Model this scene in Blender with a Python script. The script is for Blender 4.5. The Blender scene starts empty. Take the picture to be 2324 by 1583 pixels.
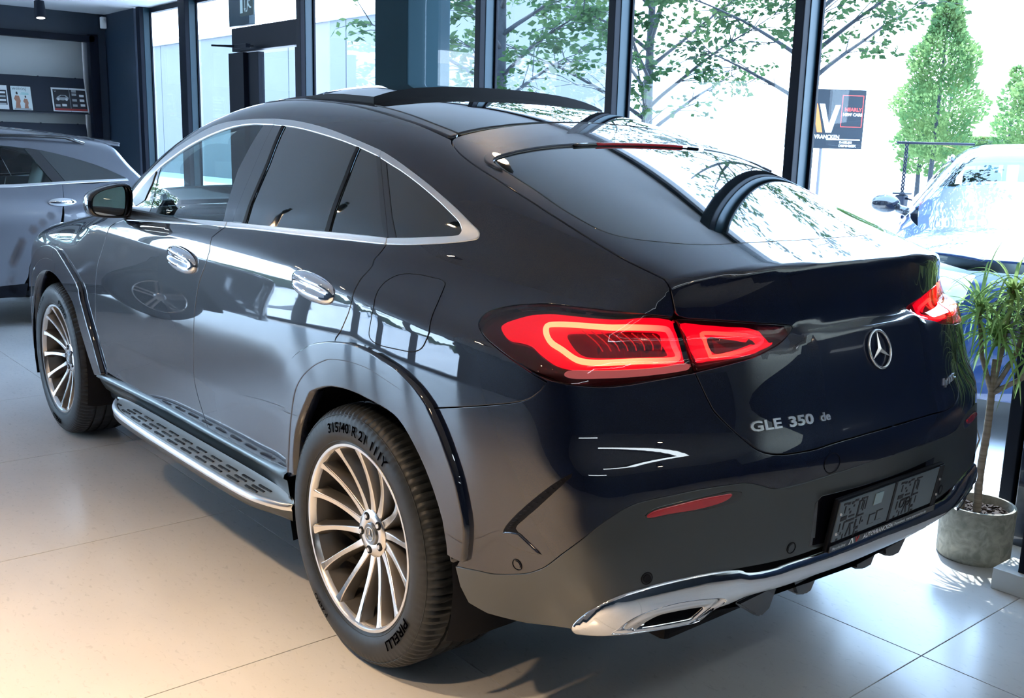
import bpy, bmesh, math, random
import numpy as np
from mathutils import Vector, Matrix, Euler
from mathutils.geometry import delaunay_2d_cdt
random.seed(4)
R = math.radians
PI = math.pi
SC = bpy.context.scene
COL = SC.collection

# ------------------------------------------------------------------ camera
def make_camera():
    yaw, pitch, roll, f = CAM[:4]
    fw = Vector((math.cos(pitch)*math.cos(yaw), math.cos(pitch)*math.sin(yaw), math.sin(pitch)))
    r = Vector((math.sin(yaw), -math.cos(yaw), 0)); d = fw.cross(r)
    c, s = math.cos(roll), math.sin(roll)
    r2 = c*r + s*d; d2 = -s*r + c*d
    cam = bpy.data.cameras.new('camera'); o = bpy.data.objects.new('camera', cam); COL.objects.link(o)
    M = Matrix(((r2.x, -d2.x, -fw.x), (r2.y, -d2.y, -fw.y), (r2.z, -d2.z, -fw.z)))
    o.matrix_world = Matrix.Translation(CAM[4:7]) @ M.to_4x4()
    cam.sensor_width = 36.0; cam.lens = f/2324*36.0; cam.clip_start = .05; cam.clip_end = 500
    SC.camera = o
CAM = (-0.70040, -0.20110, -0.02800, 2285.04, -2.4076, 2.4355, 1.5346)
make_camera()

# ------------------------------------------------------------------ world, sun, exposure
W = bpy.data.worlds.new('sky'); SC.world = W; W.use_nodes = True
nt = W.node_tree; nt.nodes.clear()
_o = nt.nodes.new('ShaderNodeOutputWorld'); _b = nt.nodes.new('ShaderNodeBackground')
_tc = nt.nodes.new('ShaderNodeTexCoord'); _sx = nt.nodes.new('ShaderNodeSeparateXYZ')
_cr = nt.nodes.new('ShaderNodeValToRGB')
_cr.color_ramp.elements[0].position = .45; _cr.color_ramp.elements[0].color = (.66, .80, .96, 1)
_cr.color_ramp.elements[1].position = .80; _cr.color_ramp.elements[1].color = (.42, .64, 1.0, 1)
_mp = nt.nodes.new('ShaderNodeMath'); _mp.operation = 'MULTIPLY_ADD'; _mp.inputs[1].default_value = .5; _mp.inputs[2].default_value = .5
nt.links.new(_tc.outputs['Generated'], _sx.inputs[0]); nt.links.new(_sx.outputs['Z'], _mp.inputs[0])
nt.links.new(_mp.outputs[0], _cr.inputs['Fac']); nt.links.new(_cr.outputs['Color'], _b.inputs['Color'])
_b.inputs['Strength'].default_value = 6.2
nt.links.new(_b.outputs[0], _o.inputs['Surface'])

sun = bpy.data.lights.new('sun', 'SUN'); sun.energy = 6.5; sun.angle = R(.6); sun.color = (1, .97, .93)
_s = bpy.data.objects.new('sun', sun); COL.objects.link(_s)
_s.rotation_euler = Vector((.25, -.32, .94)).to_track_quat('Z', 'Y').to_euler()
VS = SC.view_settings
VS.view_transform = 'Standard'; VS.look = 'None'; VS.gamma = 1.0; VS.exposure = 1.32; VS.use_curve_mapping = False
SC.display_settings.display_device = 'sRGB'
SC.cycles.use_denoising = True
SC.cycles.max_bounces = 10; SC.cycles.transparent_max_bounces = 16; SC.cycles.caustics_reflective = False; SC.cycles.caustics_refractive = False
SC.cycles.sample_clamp_indirect = 8.0

# ------------------------------------------------------------------ materials
MATS = {}
def mat(name, col=(.5, .5, .5), rough=.5, metal=0, coat=0, coatr=.03, emit=None, es=1, spec=.5, alpha=1):
    if name in MATS: return MATS[name]
    m = bpy.data.materials.new(name); m.use_nodes = True; b = m.node_tree.nodes['Principled BSDF']
    b.inputs['Base Color'].default_value = (*col, 1); b.inputs['Roughness'].default_value = rough
    b.inputs['Metallic'].default_value = metal; b.inputs['Coat Weight'].default_value = coat
    b.inputs['Coat Roughness'].default_value = coatr; b.inputs['Specular IOR Level'].default_value = spec
    if emit: b.inputs['Emission Color'].default_value = (*emit, 1); b.inputs['Emission Strength'].default_value = es
    MATS[name] = m; return m
def noise_mat(name, c1, c2, scale=8, rough=.6, detail=4, bump=0, metal=0, coat=0, stretch=(1, 1, 1), rlo=None, dist=0, lo=.35, hi=.65):
    m = mat(name, c1, rough, metal, coat); n = m.node_tree; b = n.nodes['Principled BSDF']
    t = n.nodes.new('ShaderNodeTexCoord'); mp = n.nodes.new('ShaderNodeMapping'); mp.inputs['Scale'].default_value = stretch
    nz = n.nodes.new('ShaderNodeTexNoise'); nz.inputs['Scale'].default_value = scale; nz.inputs['Detail'].default_value = detail
    nz.inputs['Distortion'].default_value = dist
    cr = n.nodes.new('ShaderNodeValToRGB'); cr.color_ramp.elements[0].color = (*c1, 1); cr.color_ramp.elements[1].color = (*c2, 1)
    cr.color_ramp.elements[0].position = lo; cr.color_ramp.elements[1].position = hi
    n.links.new(t.outputs['Object'], mp.inputs[0]); n.links.new(mp.outputs[0], nz.inputs['Vector'])
    n.links.new(nz.outputs['Fac'], cr.inputs['Fac']); n.links.new(cr.outputs['Color'], b.inputs['Base Color'])
    if bump:
        bp = n.nodes.new('ShaderNodeBump'); bp.inputs['Strength'].default_value = bump; bp.inputs['Distance'].default_value = .01
        n.links.new(nz.outputs['Fac'], bp.inputs['Height']); n.links.new(bp.outputs[0], b.inputs['Normal'])
    if rlo is not None:
        mr = n.nodes.new('ShaderNodeMapRange'); mr.inputs[3].default_value = rlo; mr.inputs[4].default_value = rough
        n.links.new(nz.outputs['Fac'], mr.inputs[0]); n.links.new(mr.outputs[0], b.inputs['Roughness'])
    return m
def glass_mat(name, tint=(1, 1, 1), gloss=.08, ior=1.45, rough=0.0):
    """thin pane: tinted see-through plus mirror reflection by Fresnel"""
    m = bpy.data.materials.new(name); m.use_nodes = True; n = m.node_tree; n.nodes.clear()
    o = n.nodes.new('ShaderNodeOutputMaterial'); mx = n.nodes.new('ShaderNodeMixShader')
    tr = n.nodes.new('ShaderNodeBsdfTransparent'); tr.inputs[0].default_value = (*tint, 1)
    gl = n.nodes.new('ShaderNodeBsdfGlossy'); gl.inputs['Roughness'].default_value = rough
    fr = n.nodes.new('ShaderNodeFresnel'); ge = n.nodes.new('ShaderNodeNewGeometry'); mr = n.nodes.new('ShaderNodeMapRange')
    mr.inputs[3].default_value = ior; mr.inputs[4].default_value = 1/ior          # same reflection on both faces of a thin pane
    n.links.new(ge.outputs['Backfacing'], mr.inputs[0]); n.links.new(mr.outputs[0], fr.inputs[0])
    n.links.new(fr.outputs[0], mx.inputs[0]); n.links.new(tr.outputs[0], mx.inputs[1]); n.links.new(gl.outputs[0], mx.inputs[2])
    n.links.new(mx.outputs[0], o.inputs[0]); MATS[name] = m; return m
def paint_mat(name, base, flake, coatior=1.5):
    m = mat(name, base, .42, .0, 1.0, .012, spec=.15); b = m.node_tree.nodes['Principled BSDF']
    b.inputs['Coat IOR'].default_value = coatior
    n = m.node_tree; t = n.nodes.new('ShaderNodeTexCoord'); v = n.nodes.new('ShaderNodeTexVoronoi'); v.inputs['Scale'].default_value = 1400
    cr = n.nodes.new('ShaderNodeValToRGB'); cr.color_ramp.elements[0].position = .0; cr.color_ramp.elements[0].color = (*flake, 1)
    cr.color_ramp.elements[1].position = .5; cr.color_ramp.elements[1].color = (*base, 1)
    n.links.new(t.outputs['Object'], v.inputs['Vector']); n.links.new(v.outputs['Distance'], cr.inputs[0]); n.links.new(cr.outputs[0], b.inputs['Base Color'])
    return m
PAINT = paint_mat('dark_blue_metallic_paint', (.0008, .0034, .017), (.003, .011, .032), 1.65)
VALANCE = mat('satin_graphite_paint', (.060, .068, .074), .32, .35, .3, .25)
BLACKG = mat('gloss_black', (.004, .004, .008), .06, 0, 1, .02)
BLACKM = mat('matt_black_plastic', (.003, .004, .008), .6, spec=.2)
RUBBER = noise_mat('tyre_rubber', (.011, .015, .020), (.015, .020, .026), 60, .5)
CHROME = mat('polished_chrome', (.82, .84, .88), .06, 1)
SATIN = mat('satin_aluminium_trim', (.80, .80, .80), .30, 1)
MACH = mat('machined_alloy', (.78, .76, .74), .22, 1)
ALLOYD = mat('graphite_alloy', (.17, .16, .15), .33, .75)
STEEL = mat('brake_steel', (.30, .28, .27), .35, 1)
PRIV = mat('privacy_glass', (.010, .017, .020), .03, 0, 1, .01, spec=.8)
GLASSF = glass_mat('side_glass_light_tint', (.55, .70, .68), ior=1.55)
GLASSW = glass_mat('windscreen_glass', (.72, .86, .84), ior=1.45)
MIRROR = mat('mirror_silver', (.85, .9, .9), .0, 1)

# ------------------------------------------------------------------ object helpers
def link(o, parent=None):
    COL.objects.link(o)
    if parent is not None: o.parent = parent
    return o
def tag(o, label=None, cat=None, group=None, kind=None):
    if label: o['label'] = label
    if cat: o['category'] = cat
    if group: o['group'] = group
    if kind: o['kind'] = kind
    return o
def empty(name, loc=(0, 0, 0), rz=0, parent=None):
    o = bpy.data.objects.new(name, None); o.location = loc; o.rotation_euler = (0, 0, rz); o.empty_display_size = .1
    return link(o, parent)
def mesh_obj(name, V, F, m, parent=None, N=None, smooth=None, mi=None, loc=None):
    me = bpy.data.meshes.new(name); me.from_pydata([tuple(map(float, v)) for v in V], [], [tuple(map(int, f)) for f in F])
    for x in (m if isinstance(m, (list, tuple)) else [m]): me.materials.append(x)
    if mi is not None: me.polygons.foreach_set('material_index', mi)
    if N is not None:
        me.polygons.foreach_set('use_smooth', [True]*len(me.polygons))
        me.normals_split_custom_set_from_vertices([tuple(map(float, n)) for n in N])
    elif smooth: me.polygons.foreach_set('use_smooth', [True]*len(me.polygons))
    me.update()
    o = bpy.data.objects.new(name, me)
    if loc is not None: o.location = loc
    return link(o, parent)
def bm_obj(name, bm, m, parent=None, smooth=False, loc=None, angle=None):
    me = bpy.data.meshes.new(name); bmesh.ops.recalc_face_normals(bm, faces=bm.faces[:]); bm.to_mesh(me); bm.free()
    for x in (m if isinstance(m, (list, tuple)) else [m]): me.materials.append(x)
    if smooth: me.polygons.foreach_set('use_smooth', [True]*len(me.polygons))
    if smooth and angle: me.set_sharp_from_angle(angle=R(angle))
    o = bpy.data.objects.new(name, me)
    if loc is not None: o.location = loc
    return link(o, parent)
def add_box(bm, c, s, bev=0, rot=None, mi=0):
    M = Matrix.Translation(c)
    if rot is not None: M = M @ (rot.to_4x4() if hasattr(rot, 'to_4x4') else rot)
    M = M @ Matrix.Diagonal((s[0], s[1], s[2], 1))
    r = bmesh.ops.create_cube(bm, size=1, matrix=M); vs = r['verts']
    fs = {f for v in vs for f in v.link_faces}
    for f in fs: f.material_index = mi
    if bev > 0:
        es = list({e for v in vs for e in v.link_edges})
        bmesh.ops.bevel(bm, geom=es, offset=bev, segments=2, affect='EDGES', profile=.6)
def box(name, c, s, m, parent=None, bev=0, rot=None, loc=None):
    bm = bmesh.new(); add_box(bm, c, s, bev, rot); return bm_obj(name, bm, m, parent, loc=loc)
def add_cyl(bm, p0, p1, r0, r1=None, seg=16, caps=True, mi=0):
    p0, p1 = Vector(p0), Vector(p1); r1 = r0 if r1 is None else r1; d = p1-p0
    q = d.to_track_quat('Z', 'Y').to_matrix().to_4x4()
    r = bmesh.ops.create_cone(bm, cap_ends=caps, segments=seg, radius1=r0, radius2=r1, depth=d.length, matrix=Matrix.Translation((p0+p1)/2) @ q)
    for f in {f for v in r['verts'] for f in v.link_faces}: f.material_index = mi
def add_tube(bm, pts, rad, seg=8, closed=False, mi=0):
    pts = [Vector(p) for p in pts]; n = len(pts); rings = []; up = None
    rr = rad if isinstance(rad, (list, tuple)) else [rad]*n
    for i, p in enumerate(pts):
        a = pts[(i-1) % n] if (closed or i > 0) else pts[i]; b = pts[(i+1) % n] if (closed or i < n-1) else pts[i]
        t = (b-a).normalized()
        if up is None: up = t.orthogonal().normalized()
        up = (up-t*up.dot(t)).normalized(); s = t.cross(up)
        rings.append([bm.verts.new(p+(up*math.cos(2*PI*k/seg)+s*math.sin(2*PI*k/seg))*rr[i]) for k in range(seg)])
    for i in range(n if closed else n-1):
        A, B = rings[i], rings[(i+1) % n]
        off = 0
        if closed and i == n-1:
            off = min(range(seg), key=lambda o: (A[0].co-B[o].co).length)
        for k in range(seg):
            f = bm.faces.new((A[k], A[(k+1) % seg], B[(k+1+off) % seg], B[(k+off) % seg])); f.material_index = mi; f.smooth = True
    if not closed:
        bm.faces.new(rings[0][::-1]).material_index = mi; bm.faces.new(rings[-1]).material_index = mi
def lathe(bm, prof, seg=96, axis='Y', c=(0, 0, 0), mi=0, closed=False, rmod=None):
    """prof: list of (axial, radius)"""
    rings = []
    for j, (a, r) in enumerate(prof):
        ring = []
        for k in range(seg):
            t = 2*PI*k/seg; rr = r+(rmod(j, k) if rmod else 0)
            if axis == 'Y': v = (c[0]+rr*math.sin(t), c[1]+a, c[2]+rr*math.cos(t))
            else: v = (c[0]+rr*math.cos(t), c[1]+rr*math.sin(t), c[2]+a)
            ring.append(bm.verts.new(v))
        rings.append(ring)
    for j in range(len(rings)-(0 if closed else 1)):
        A, B = rings[j], rings[(j+1) % len(rings)]
        for k in range(seg):
            f = bm.faces.new((A[k], A[(k+1) % seg], B[(k+1) % seg], B[k])); f.material_index = mi; f.smooth = True
    return rings
def text_mesh(s, size, bold=0.0, res=3, extrude=0.0):
    c = bpy.data.curves.new('t', 'FONT'); c.body = s; c.size = size; c.offset = bold; c.resolution_u = res; c.extrude = extrude
    c.align_x = 'LEFT'; o = bpy.data.objects.new('t', c); COL.objects.link(o)
    dg = bpy.context.evaluated_depsgraph_get(); dg.update(); me = bpy.data.meshes.new_from_object(o.evaluated_get(dg))
    V = [tuple(v.co) for v in me.vertices]; F = [tuple(p.vertices) for p in me.polygons]
    bpy.data.objects.remove(o); bpy.data.curves.remove(c); bpy.data.meshes.remove(me)
    return V, F

# ------------------------------------------------------------------ body surfaces: smooth implicit functions
def nspl(xs, ys):
    xs = np.array(xs, float); ys = np.array(ys, float); n = len(xs); h = np.diff(xs)
    A = np.eye(n); b = np.zeros(n)
    for i in range(1, n-1):
        A[i, i-1] = h[i-1]; A[i, i] = 2*(h[i-1]+h[i]); A[i, i+1] = h[i]
        b[i] = 6*((ys[i+1]-ys[i])/h[i]-(ys[i]-ys[i-1])/h[i-1])
    M = np.linalg.solve(A, b)
    s0 = (ys[1]-ys[0])/h[0]-h[0]*(2*M[0]+M[1])/6; s1 = (ys[-1]-ys[-2])/h[-1]+h[-1]*(M[-2]+2*M[-1])/6
    def f(x):
        x = np.asarray(x, float); xc = np.clip(x, xs[0], xs[-1]); i = np.clip(np.searchsorted(xs, xc)-1, 0, n-2)
        hh = h[i]; a = (xs[i+1]-xc)/hh; c = (xc-xs[i])/hh
        y = a*ys[i]+c*ys[i+1]+((a**3-a)*M[i]+(c**3-c)*M[i+1])*hh*hh/6
        return y+np.where(x < xs[0], (x-xs[0])*s0, 0)+np.where(x > xs[-1], (x-xs[-1])*s1, 0)
    return f
def sst(t): t = np.clip(t, 0, 1); return t*t*t*(t*(6*t-15)+10)
def smax(a, b, k):
    h = np.maximum(k-np.abs(a-b), 0)/k
    return np.maximum(a, b)+h*h*h*k/6
def smin(a, b, k): return -smax(-a, -b, k)
def make_surface(T):
    PL = nspl(*T['PL']); SL = nspl(*T['SL']); YB = nspl(*T['YB']); TB = nspl(*T['TB']); KS = nspl(*T['KS'])
    HR = nspl(*T['HR']); HH = nspl(*T['HH']); XR = nspl(*T['XR']); XT = nspl(*T['XT'])
    wb, zw, nose, fl = T['wb'], T['zw'], T['nose'], T['fl']
    def Wl(x, z):
        w = PL(x)+SL(z)-T['tuck']*sst((.70-z)/.5)*sst((-.45-x)/.5)
        e = .603+.022*(2.3-x)-z
        return w-T['low']*smax(e, 0*e, .012)*sst((wb-.685-x)/.3)*sst((x-.2)/.5)
    def flare(x, z):
        d = 0
        for cx in (0.0, wb):
            d = np.maximum(d, fl*sst((.585-np.hypot(x-cx, z-zw))/.030))
        return d
    def H(x, y):
        return smax(HR(x)-.085*y**2-T['crown']*y**4, HH(x)-.05*y**2-.10*y**4, .05)
    def rear(y, z):
        c = (T['rc'][0]+T['rc'][1]*sst((z-.45)/.5))*y**2
        k = sst((np.abs(y)-.25)/.10) if T['low'] < .09 else 1.0
        t = sst((z-(T['zl']*k+1.083*(1-k)))/(.022+.028*k))
        return XR(z)*(1-t)+XT(z)*t+c
    def F(p):
        x, y, z = p[..., 0], np.abs(p[..., 1]), p[..., 2]
        s = (y-smin(Wl(x, z)+flare(x, z), YB(x)+TB(z), np.maximum(KS(x), .02)))*np.where(z > 1.22, .93, 1.0)
        g = smax(s, (z-H(x, y))*.93, np.interp(x, *T['kh']))
        g = smax(g, rear(y, z)-x, np.interp(z, *T['kr']))
        g = smax(g, x-(nose-.20*y**2-.06*y**4-.10*sst((z-.7)/.35)), .14)
        return smax(g, .20-z, .06)
    return F
def grad(F, p, e=2e-4):
    g = np.empty(p.shape)
    for i in range(3):
        q = p.copy(); q[..., i] += e; r = p.copy(); r[..., i] -= e
        g[..., i] = F(q)-F(r)
    return g/np.maximum(np.linalg.norm(g, axis=-1, keepdims=True), 1e-12)
CAR_T = dict(
 PL=([-1.3,-1.0,-.7,-.4,0,.35,.8,1.5,2.2,2.6,2.95,3.3,3.6,3.9],[.90,.935,.962,.978,.984,.972,.958,.955,.957,.963,.970,.958,.90,.80]),
 SL=([.15,.30,.45,.60,.72,.80,.88,.95,1.05,1.12,1.16,1.25],[-.030,-.010,-.004,-.003,-.001,.0,-.002,-.0068,-.0165,-.026,-.040,-.085]),
 YB=([-1.1,-.83,-.55,-.3,0,.4,.9,1.5,2.1,2.6,3.0],[.56,.66,.745,.80,.845,.872,.882,.875,.84,.79,.74]),
 TB=([.85,1.0,1.08,1.15,1.21,1.28,1.36,1.5,1.65,1.8],[1.0,.43,.20,.065,.0,-.030,-.063,-.130,-.215,-.32]),
 KS=([-1.2,-.6,-.2,.3,.9,2.3,3],[.20,.16,.14,.05,.03,.03,.05]),
 HR=([-1.4,-.95,-.7,-.4,0,.4,.8,1.2,1.6,2.0,2.4],[1.13,1.262,1.342,1.450,1.584,1.674,1.713,1.722,1.69,1.585,1.40]),
 HH=([1.6,1.9,2.2,2.6,3.0,3.4,3.7,3.95],[.7,1.0,1.20,1.195,1.16,1.11,1.02,.87]),
 XR=([.0,.2,.32,.42,.55,.68,.74,.80,.86,.93,1.017,1.07,1.10],[-.90,-.97,-1.03,-1.065,-1.085,-1.095,-1.10,-1.10,-1.078,-1.055,-1.03,-1.012,-1.002]),
 XT=([1.02,1.07,1.12,1.17,1.22,1.27,1.32],[-.985,-.972,-.962,-.960,-.965,-.975,-.985]),
 kh=([-1,-.7,-.2,1,2.3,3],[.05,.08,.12,.16,.12,.12]), kr=([.3,.9,1.15,1.22],[.16,.12,.08,.028]),
 rc=(.20,.08), zl=1.045, wb=2.935, zw=.392, nose=3.80, fl=.0, tuck=.13, crown=.20, low=.07)
FC = make_surface(CAR_T)

def sm(pts, n=4, closed=False):
    """Catmull-Rom through 3D points"""
    P = [np.array(p, float) for p in pts]; m = len(P)
    if m < 3: return P
    out = []
    for i in range(m if closed else m-1):
        p1, p2 = P[i], P[(i+1) % m]
        p0 = P[(i-1) % m] if (closed or i > 0) else 2*p1-p2
        p3 = P[(i+2) % m] if (closed or i < m-2) else 2*p2-p1
        for k in range(n):
            t = k/n
            out.append(.5*((2*p1)+(-p0+p2)*t+(2*p0-5*p1+4*p2-p3)*t*t+(-p0+3*p1-3*p2+p3)*t**3))
    if not closed: out.append(P[-1])
    return out
def inside2(P, Q):
    x, y = Q[:, 0], Q[:, 1]; c = np.zeros(len(Q), bool); n = len(P); j = n-1
    for i in range(n):
        xi, yi = P[i]; xj, yj = P[j]
        if yi != yj:
            c ^= ((yi > y) != (yj > y)) & (x < (xj-xi)*(y-yi)/(yj-yi)+xi)
        j = i
    return c
def clean_loop(P, step, flag=None):
    out = []; fl = []
    n = len(P)
    for i in range(n):
        a, b = P[i], P[(i+1) % n]; L = np.linalg.norm(b-a)
        if L < .0022: continue
        k = max(1, int(math.ceil(L/step)))
        for q in range(k): out.append(a+(b-a)*q/k); fl.append(bool(flag is not None and flag[i] and flag[(i+1) % n]) or bool(flag is not None and q == 0 and flag[i]))
    return np.array(out), fl
def offset_loop(P, g, fl=None):
    """P ccw; positive g insets"""
    n = len(P); A = np.roll(P, 1, 0); B = np.roll(P, -1, 0)
    d1 = P-A; d2 = B-P; d1 /= np.linalg.norm(d1, axis=1)[:, None]+1e-12; d2 /= np.linalg.norm(d2, axis=1)[:, None]+1e-12
    n1 = np.c_[-d1[:, 1], d1[:, 0]]; n2 = np.c_[-d2[:, 1], d2[:, 0]]; m = n1+n2; L = np.linalg.norm(m, axis=1)[:, None]+1e-9; m /= L
    k = 1/np.maximum((m*n1).sum(1), .45)
    if fl is not None: k = np.where(np.array(fl), 0, k)
    return P+m*(g*k)[:, None], -m
def cast_on(F, a, b, u, v, d, s0, lo=.22, hi=.16, n=34):
    base = a[:, None]*u+b[:, None]*v
    def run(s0, hi, lo, n):
        hit = np.zeros(len(a), bool); S1 = s0+hi; S0 = s0-lo; st = (hi+lo)/n
        for i in range(n+1):
            s = s0+hi-st*i; f = F(base+s[:, None]*d); m = (~hit) & (f < 0)
            S1[m] = s[m]+st; S0[m] = s[m]; hit |= m
        return S1, S0, hit
    S1, S0, hit = run(s0, hi, lo, n)
    if not hit.all():
        q = ~hit; bb = base; base = base[q]; aa = a; a = a[q]
        T1, T0, h2 = run(s0[q], .7, .9, 100); a = aa; base = bb
        S1[q] = T1; S0[q] = T0; hit[q] = h2
        bad = np.where(q)[0][~h2]; S1[bad] = s0[bad]; S0[bad] = s0[bad]
    for _ in range(20):
        m = (S0+S1)/2; f = F(base+m[:, None]*d) < 0
        S0 = np.where(f, m, S0); S1 = np.where(f, S1, m)
    return base+S1[:, None]*d
def panel(name, poly, d, m, parent=None, F=FC, gap=.0029, depth=.014, grid=.022, off=0.0, holes=(), bev=.0012, mode='both', step=.014, rim=True, seam=False, post=None):
    """a skin piece cut out of the body surface: outline poly (3D), seen along d. mode: 'L' one piece, 'both' mirrored twin object, 'join' one object with its mirror half"""
    d = np.array(d, float); d /= np.linalg.norm(d); ref = np.array([0, 0, 1.]) if abs(d[2]) < .9 else np.array([1., 0, 0])
    u = np.cross(ref, d); u /= np.linalg.norm(u); v = np.cross(d, u)
    if seam:                                            # snap the centre-line points onto the surface itself
        pl_ = [np.array(p, float) for p in poly]; q_ = []
        for i, p in enumerate(pl_):
            q_.append(p); nx = pl_[(i+1) % len(pl_)]
            if abs(p[1]) < 1e-6 and abs(nx[1]) < 1e-6:
                k_ = int(np.linalg.norm(nx-p)/.02)
                q_ += [p+(nx-p)*t/(k_+1) for t in range(1, k_+1)]
        dd = np.array([d[0], 0, d[2]]); dd /= np.linalg.norm(dd); ii = [i for i, p in enumerate(q_) if abs(p[1]) < 1e-6]
        uu = np.array([0, 1., 0]); vv = np.cross(dd, uu); S = np.array([q_[i] for i in ii]); Y = cast_on(F, S@uu, S@vv, uu, vv, dd, S@dd)
        for i, y in zip(ii, Y): q_[i] = np.array([y[0], 0, y[2]])
        poly = q_
    P3 = np.array(poly, float); P = np.c_[P3@u, P3@v]
    area = .5*np.sum(P[:, 0]*np.roll(P[:, 1], -1)-np.roll(P[:, 0], -1)*P[:, 1])
    if area < 0: P = P[::-1]; P3 = P3[::-1]
    fl = [abs(p[1]) < 1e-6 for p in P3] if seam else None
    L, fl = clean_loop(P, step, fl); L, o2 = offset_loop(L, gap, fl if seam else None)
    loops = [(L, o2, fl)]
    for h in holes:
        h3 = np.array(h, float); hp = np.c_[h3@u, h3@v]
        ar = .5*np.sum(hp[:, 0]*np.roll(hp[:, 1], -1)-np.roll(hp[:, 0], -1)*hp[:, 1])
        if ar > 0: hp = hp[::-1]
        hl, hf = clean_loop(hp, step); hl, ho = offset_loop(hl, gap)
        loops.append((hl, ho, [False]*len(hl)))
    mn, mx = L.min(0), L.max(0)
    gx, gy = np.meshgrid(np.arange(mn[0]+grid*.5, mx[0], grid), np.arange(mn[1]+grid*.5, mx[1], grid))
    gx[1::2] += grid*.5; G = np.c_[gx.ravel(), gy.ravel()]
    k = inside2(L, G)
    for hl, _, _ in loops[1:]: k &= ~inside2(hl, G)
    G = G[k]; allb = np.vstack([l[0] for l in loops])
    if len(G):
        keep = np.ones(len(G), bool)
        for i in range(0, len(G), 2000):
            dd = np.min(((G[i:i+2000, None]-allb[None])**2).sum(2), axis=1); keep[i:i+2000] = dd > (grid*.5)**2
        G = G[keep]
    V2 = np.vstack([allb, G]) if len(G) else allb
    E = []; st = 0
    for l, _, _ in loops:
        n = len(l); E += [(st+i, st+(i+1) % n) for i in range(n)]; st += n
    vo, eo, fo, ov, _, _ = delaunay_2d_cdt([Vector(p) for p in V2], E, [], 0, 1e-6)
    Q = np.array([tuple(p) for p in vo]); T = np.array([tuple(f) for f in fo if len(f) == 3])
    c = Q[T].mean(1); k = inside2(L, c)
    for hl, _, _ in loops[1:]: k &= ~inside2(hl, c)
    T = T[k]; inmap = {}
    for i, l in enumerate(ov):
        for j in l: inmap[j] = i
    # guess depth by inverse distance
    sb = P3@d; Pb = P[::max(1, len(P)//60)]; sb = sb[::max(1, len(P)//60)]
    w = 1/(((Q[:, None]-Pb[None])**2).sum(2)+1e-5); s0 = (w*sb).sum(1)/w.sum(1)
    X = cast_on(F, Q[:, 0], Q[:, 1], u, v, d, s0)
    N = grad(F, X)
    if post: X, N = post(X, N)
    V = list(X+N*off); NN = list(N); FA = [tuple(t) for t in T]
    if rim:
        st = 0
        for l, o, lf in loops:
            n = len(l); idx = [inmap[st+i] for i in range(n)]; st += n
            r1 = []; r2 = []
            for i in range(n):
                p = V[idx[i]]; nn = N[idx[i]]; oo = o[i, 0]*u+o[i, 1]*v; oo = oo-nn*oo.dot(nn); oo /= np.linalg.norm(oo)+1e-9
                r1.append(len(V)); V.append(p+oo*bev-nn*bev); q = nn+oo; NN.append(q/np.linalg.norm(q))
                r2.append(len(V)); V.append(p+oo*bev-nn*depth); NN.append(oo)
            for i in range(n):
                j = (i+1) % n
                if seam and lf[i] and lf[j]: continue
                FA.append((idx[i], r1[i], r1[j], idx[j])); FA.append((r1[i], r2[i], r2[j], r1[j]))
    V = np.array(V); NN = np.array(NN)
    def mk(V, NN, FA, par):
        return mesh_obj(name, V, FA, m, par, N=NN)
    if mode == 'L': return mk(V, NN, FA, parent)
    MV = V*np.array([1, -1, 1]); MN = NN*np.array([1, -1, 1]); MF = [f[::-1] for f in FA]
    if mode == 'join':
        n = len(V); return mk(np.vstack([V, MV]), np.vstack([NN, MN]), FA+[tuple(i+n for i in f) for f in MF], parent)
    pl, pr = parent if isinstance(parent, (tuple, list)) else (parent, parent)
    return mk(V, NN, FA, pl), mk(MV, MN, MF, pr)
def surf_pts(F, pts, d):
    d = np.array(d, float); d /= np.linalg.norm(d); ref = np.array([0, 0, 1.]) if abs(d[2]) < .9 else np.array([1., 0, 0])
    u = np.cross(ref, d); u /= np.linalg.norm(u); v = np.cross(d, u); p = np.array(pts, float)
    X = cast_on(F, p@u, p@v, u, v, d, p@d); return X, grad(F, X)
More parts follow.
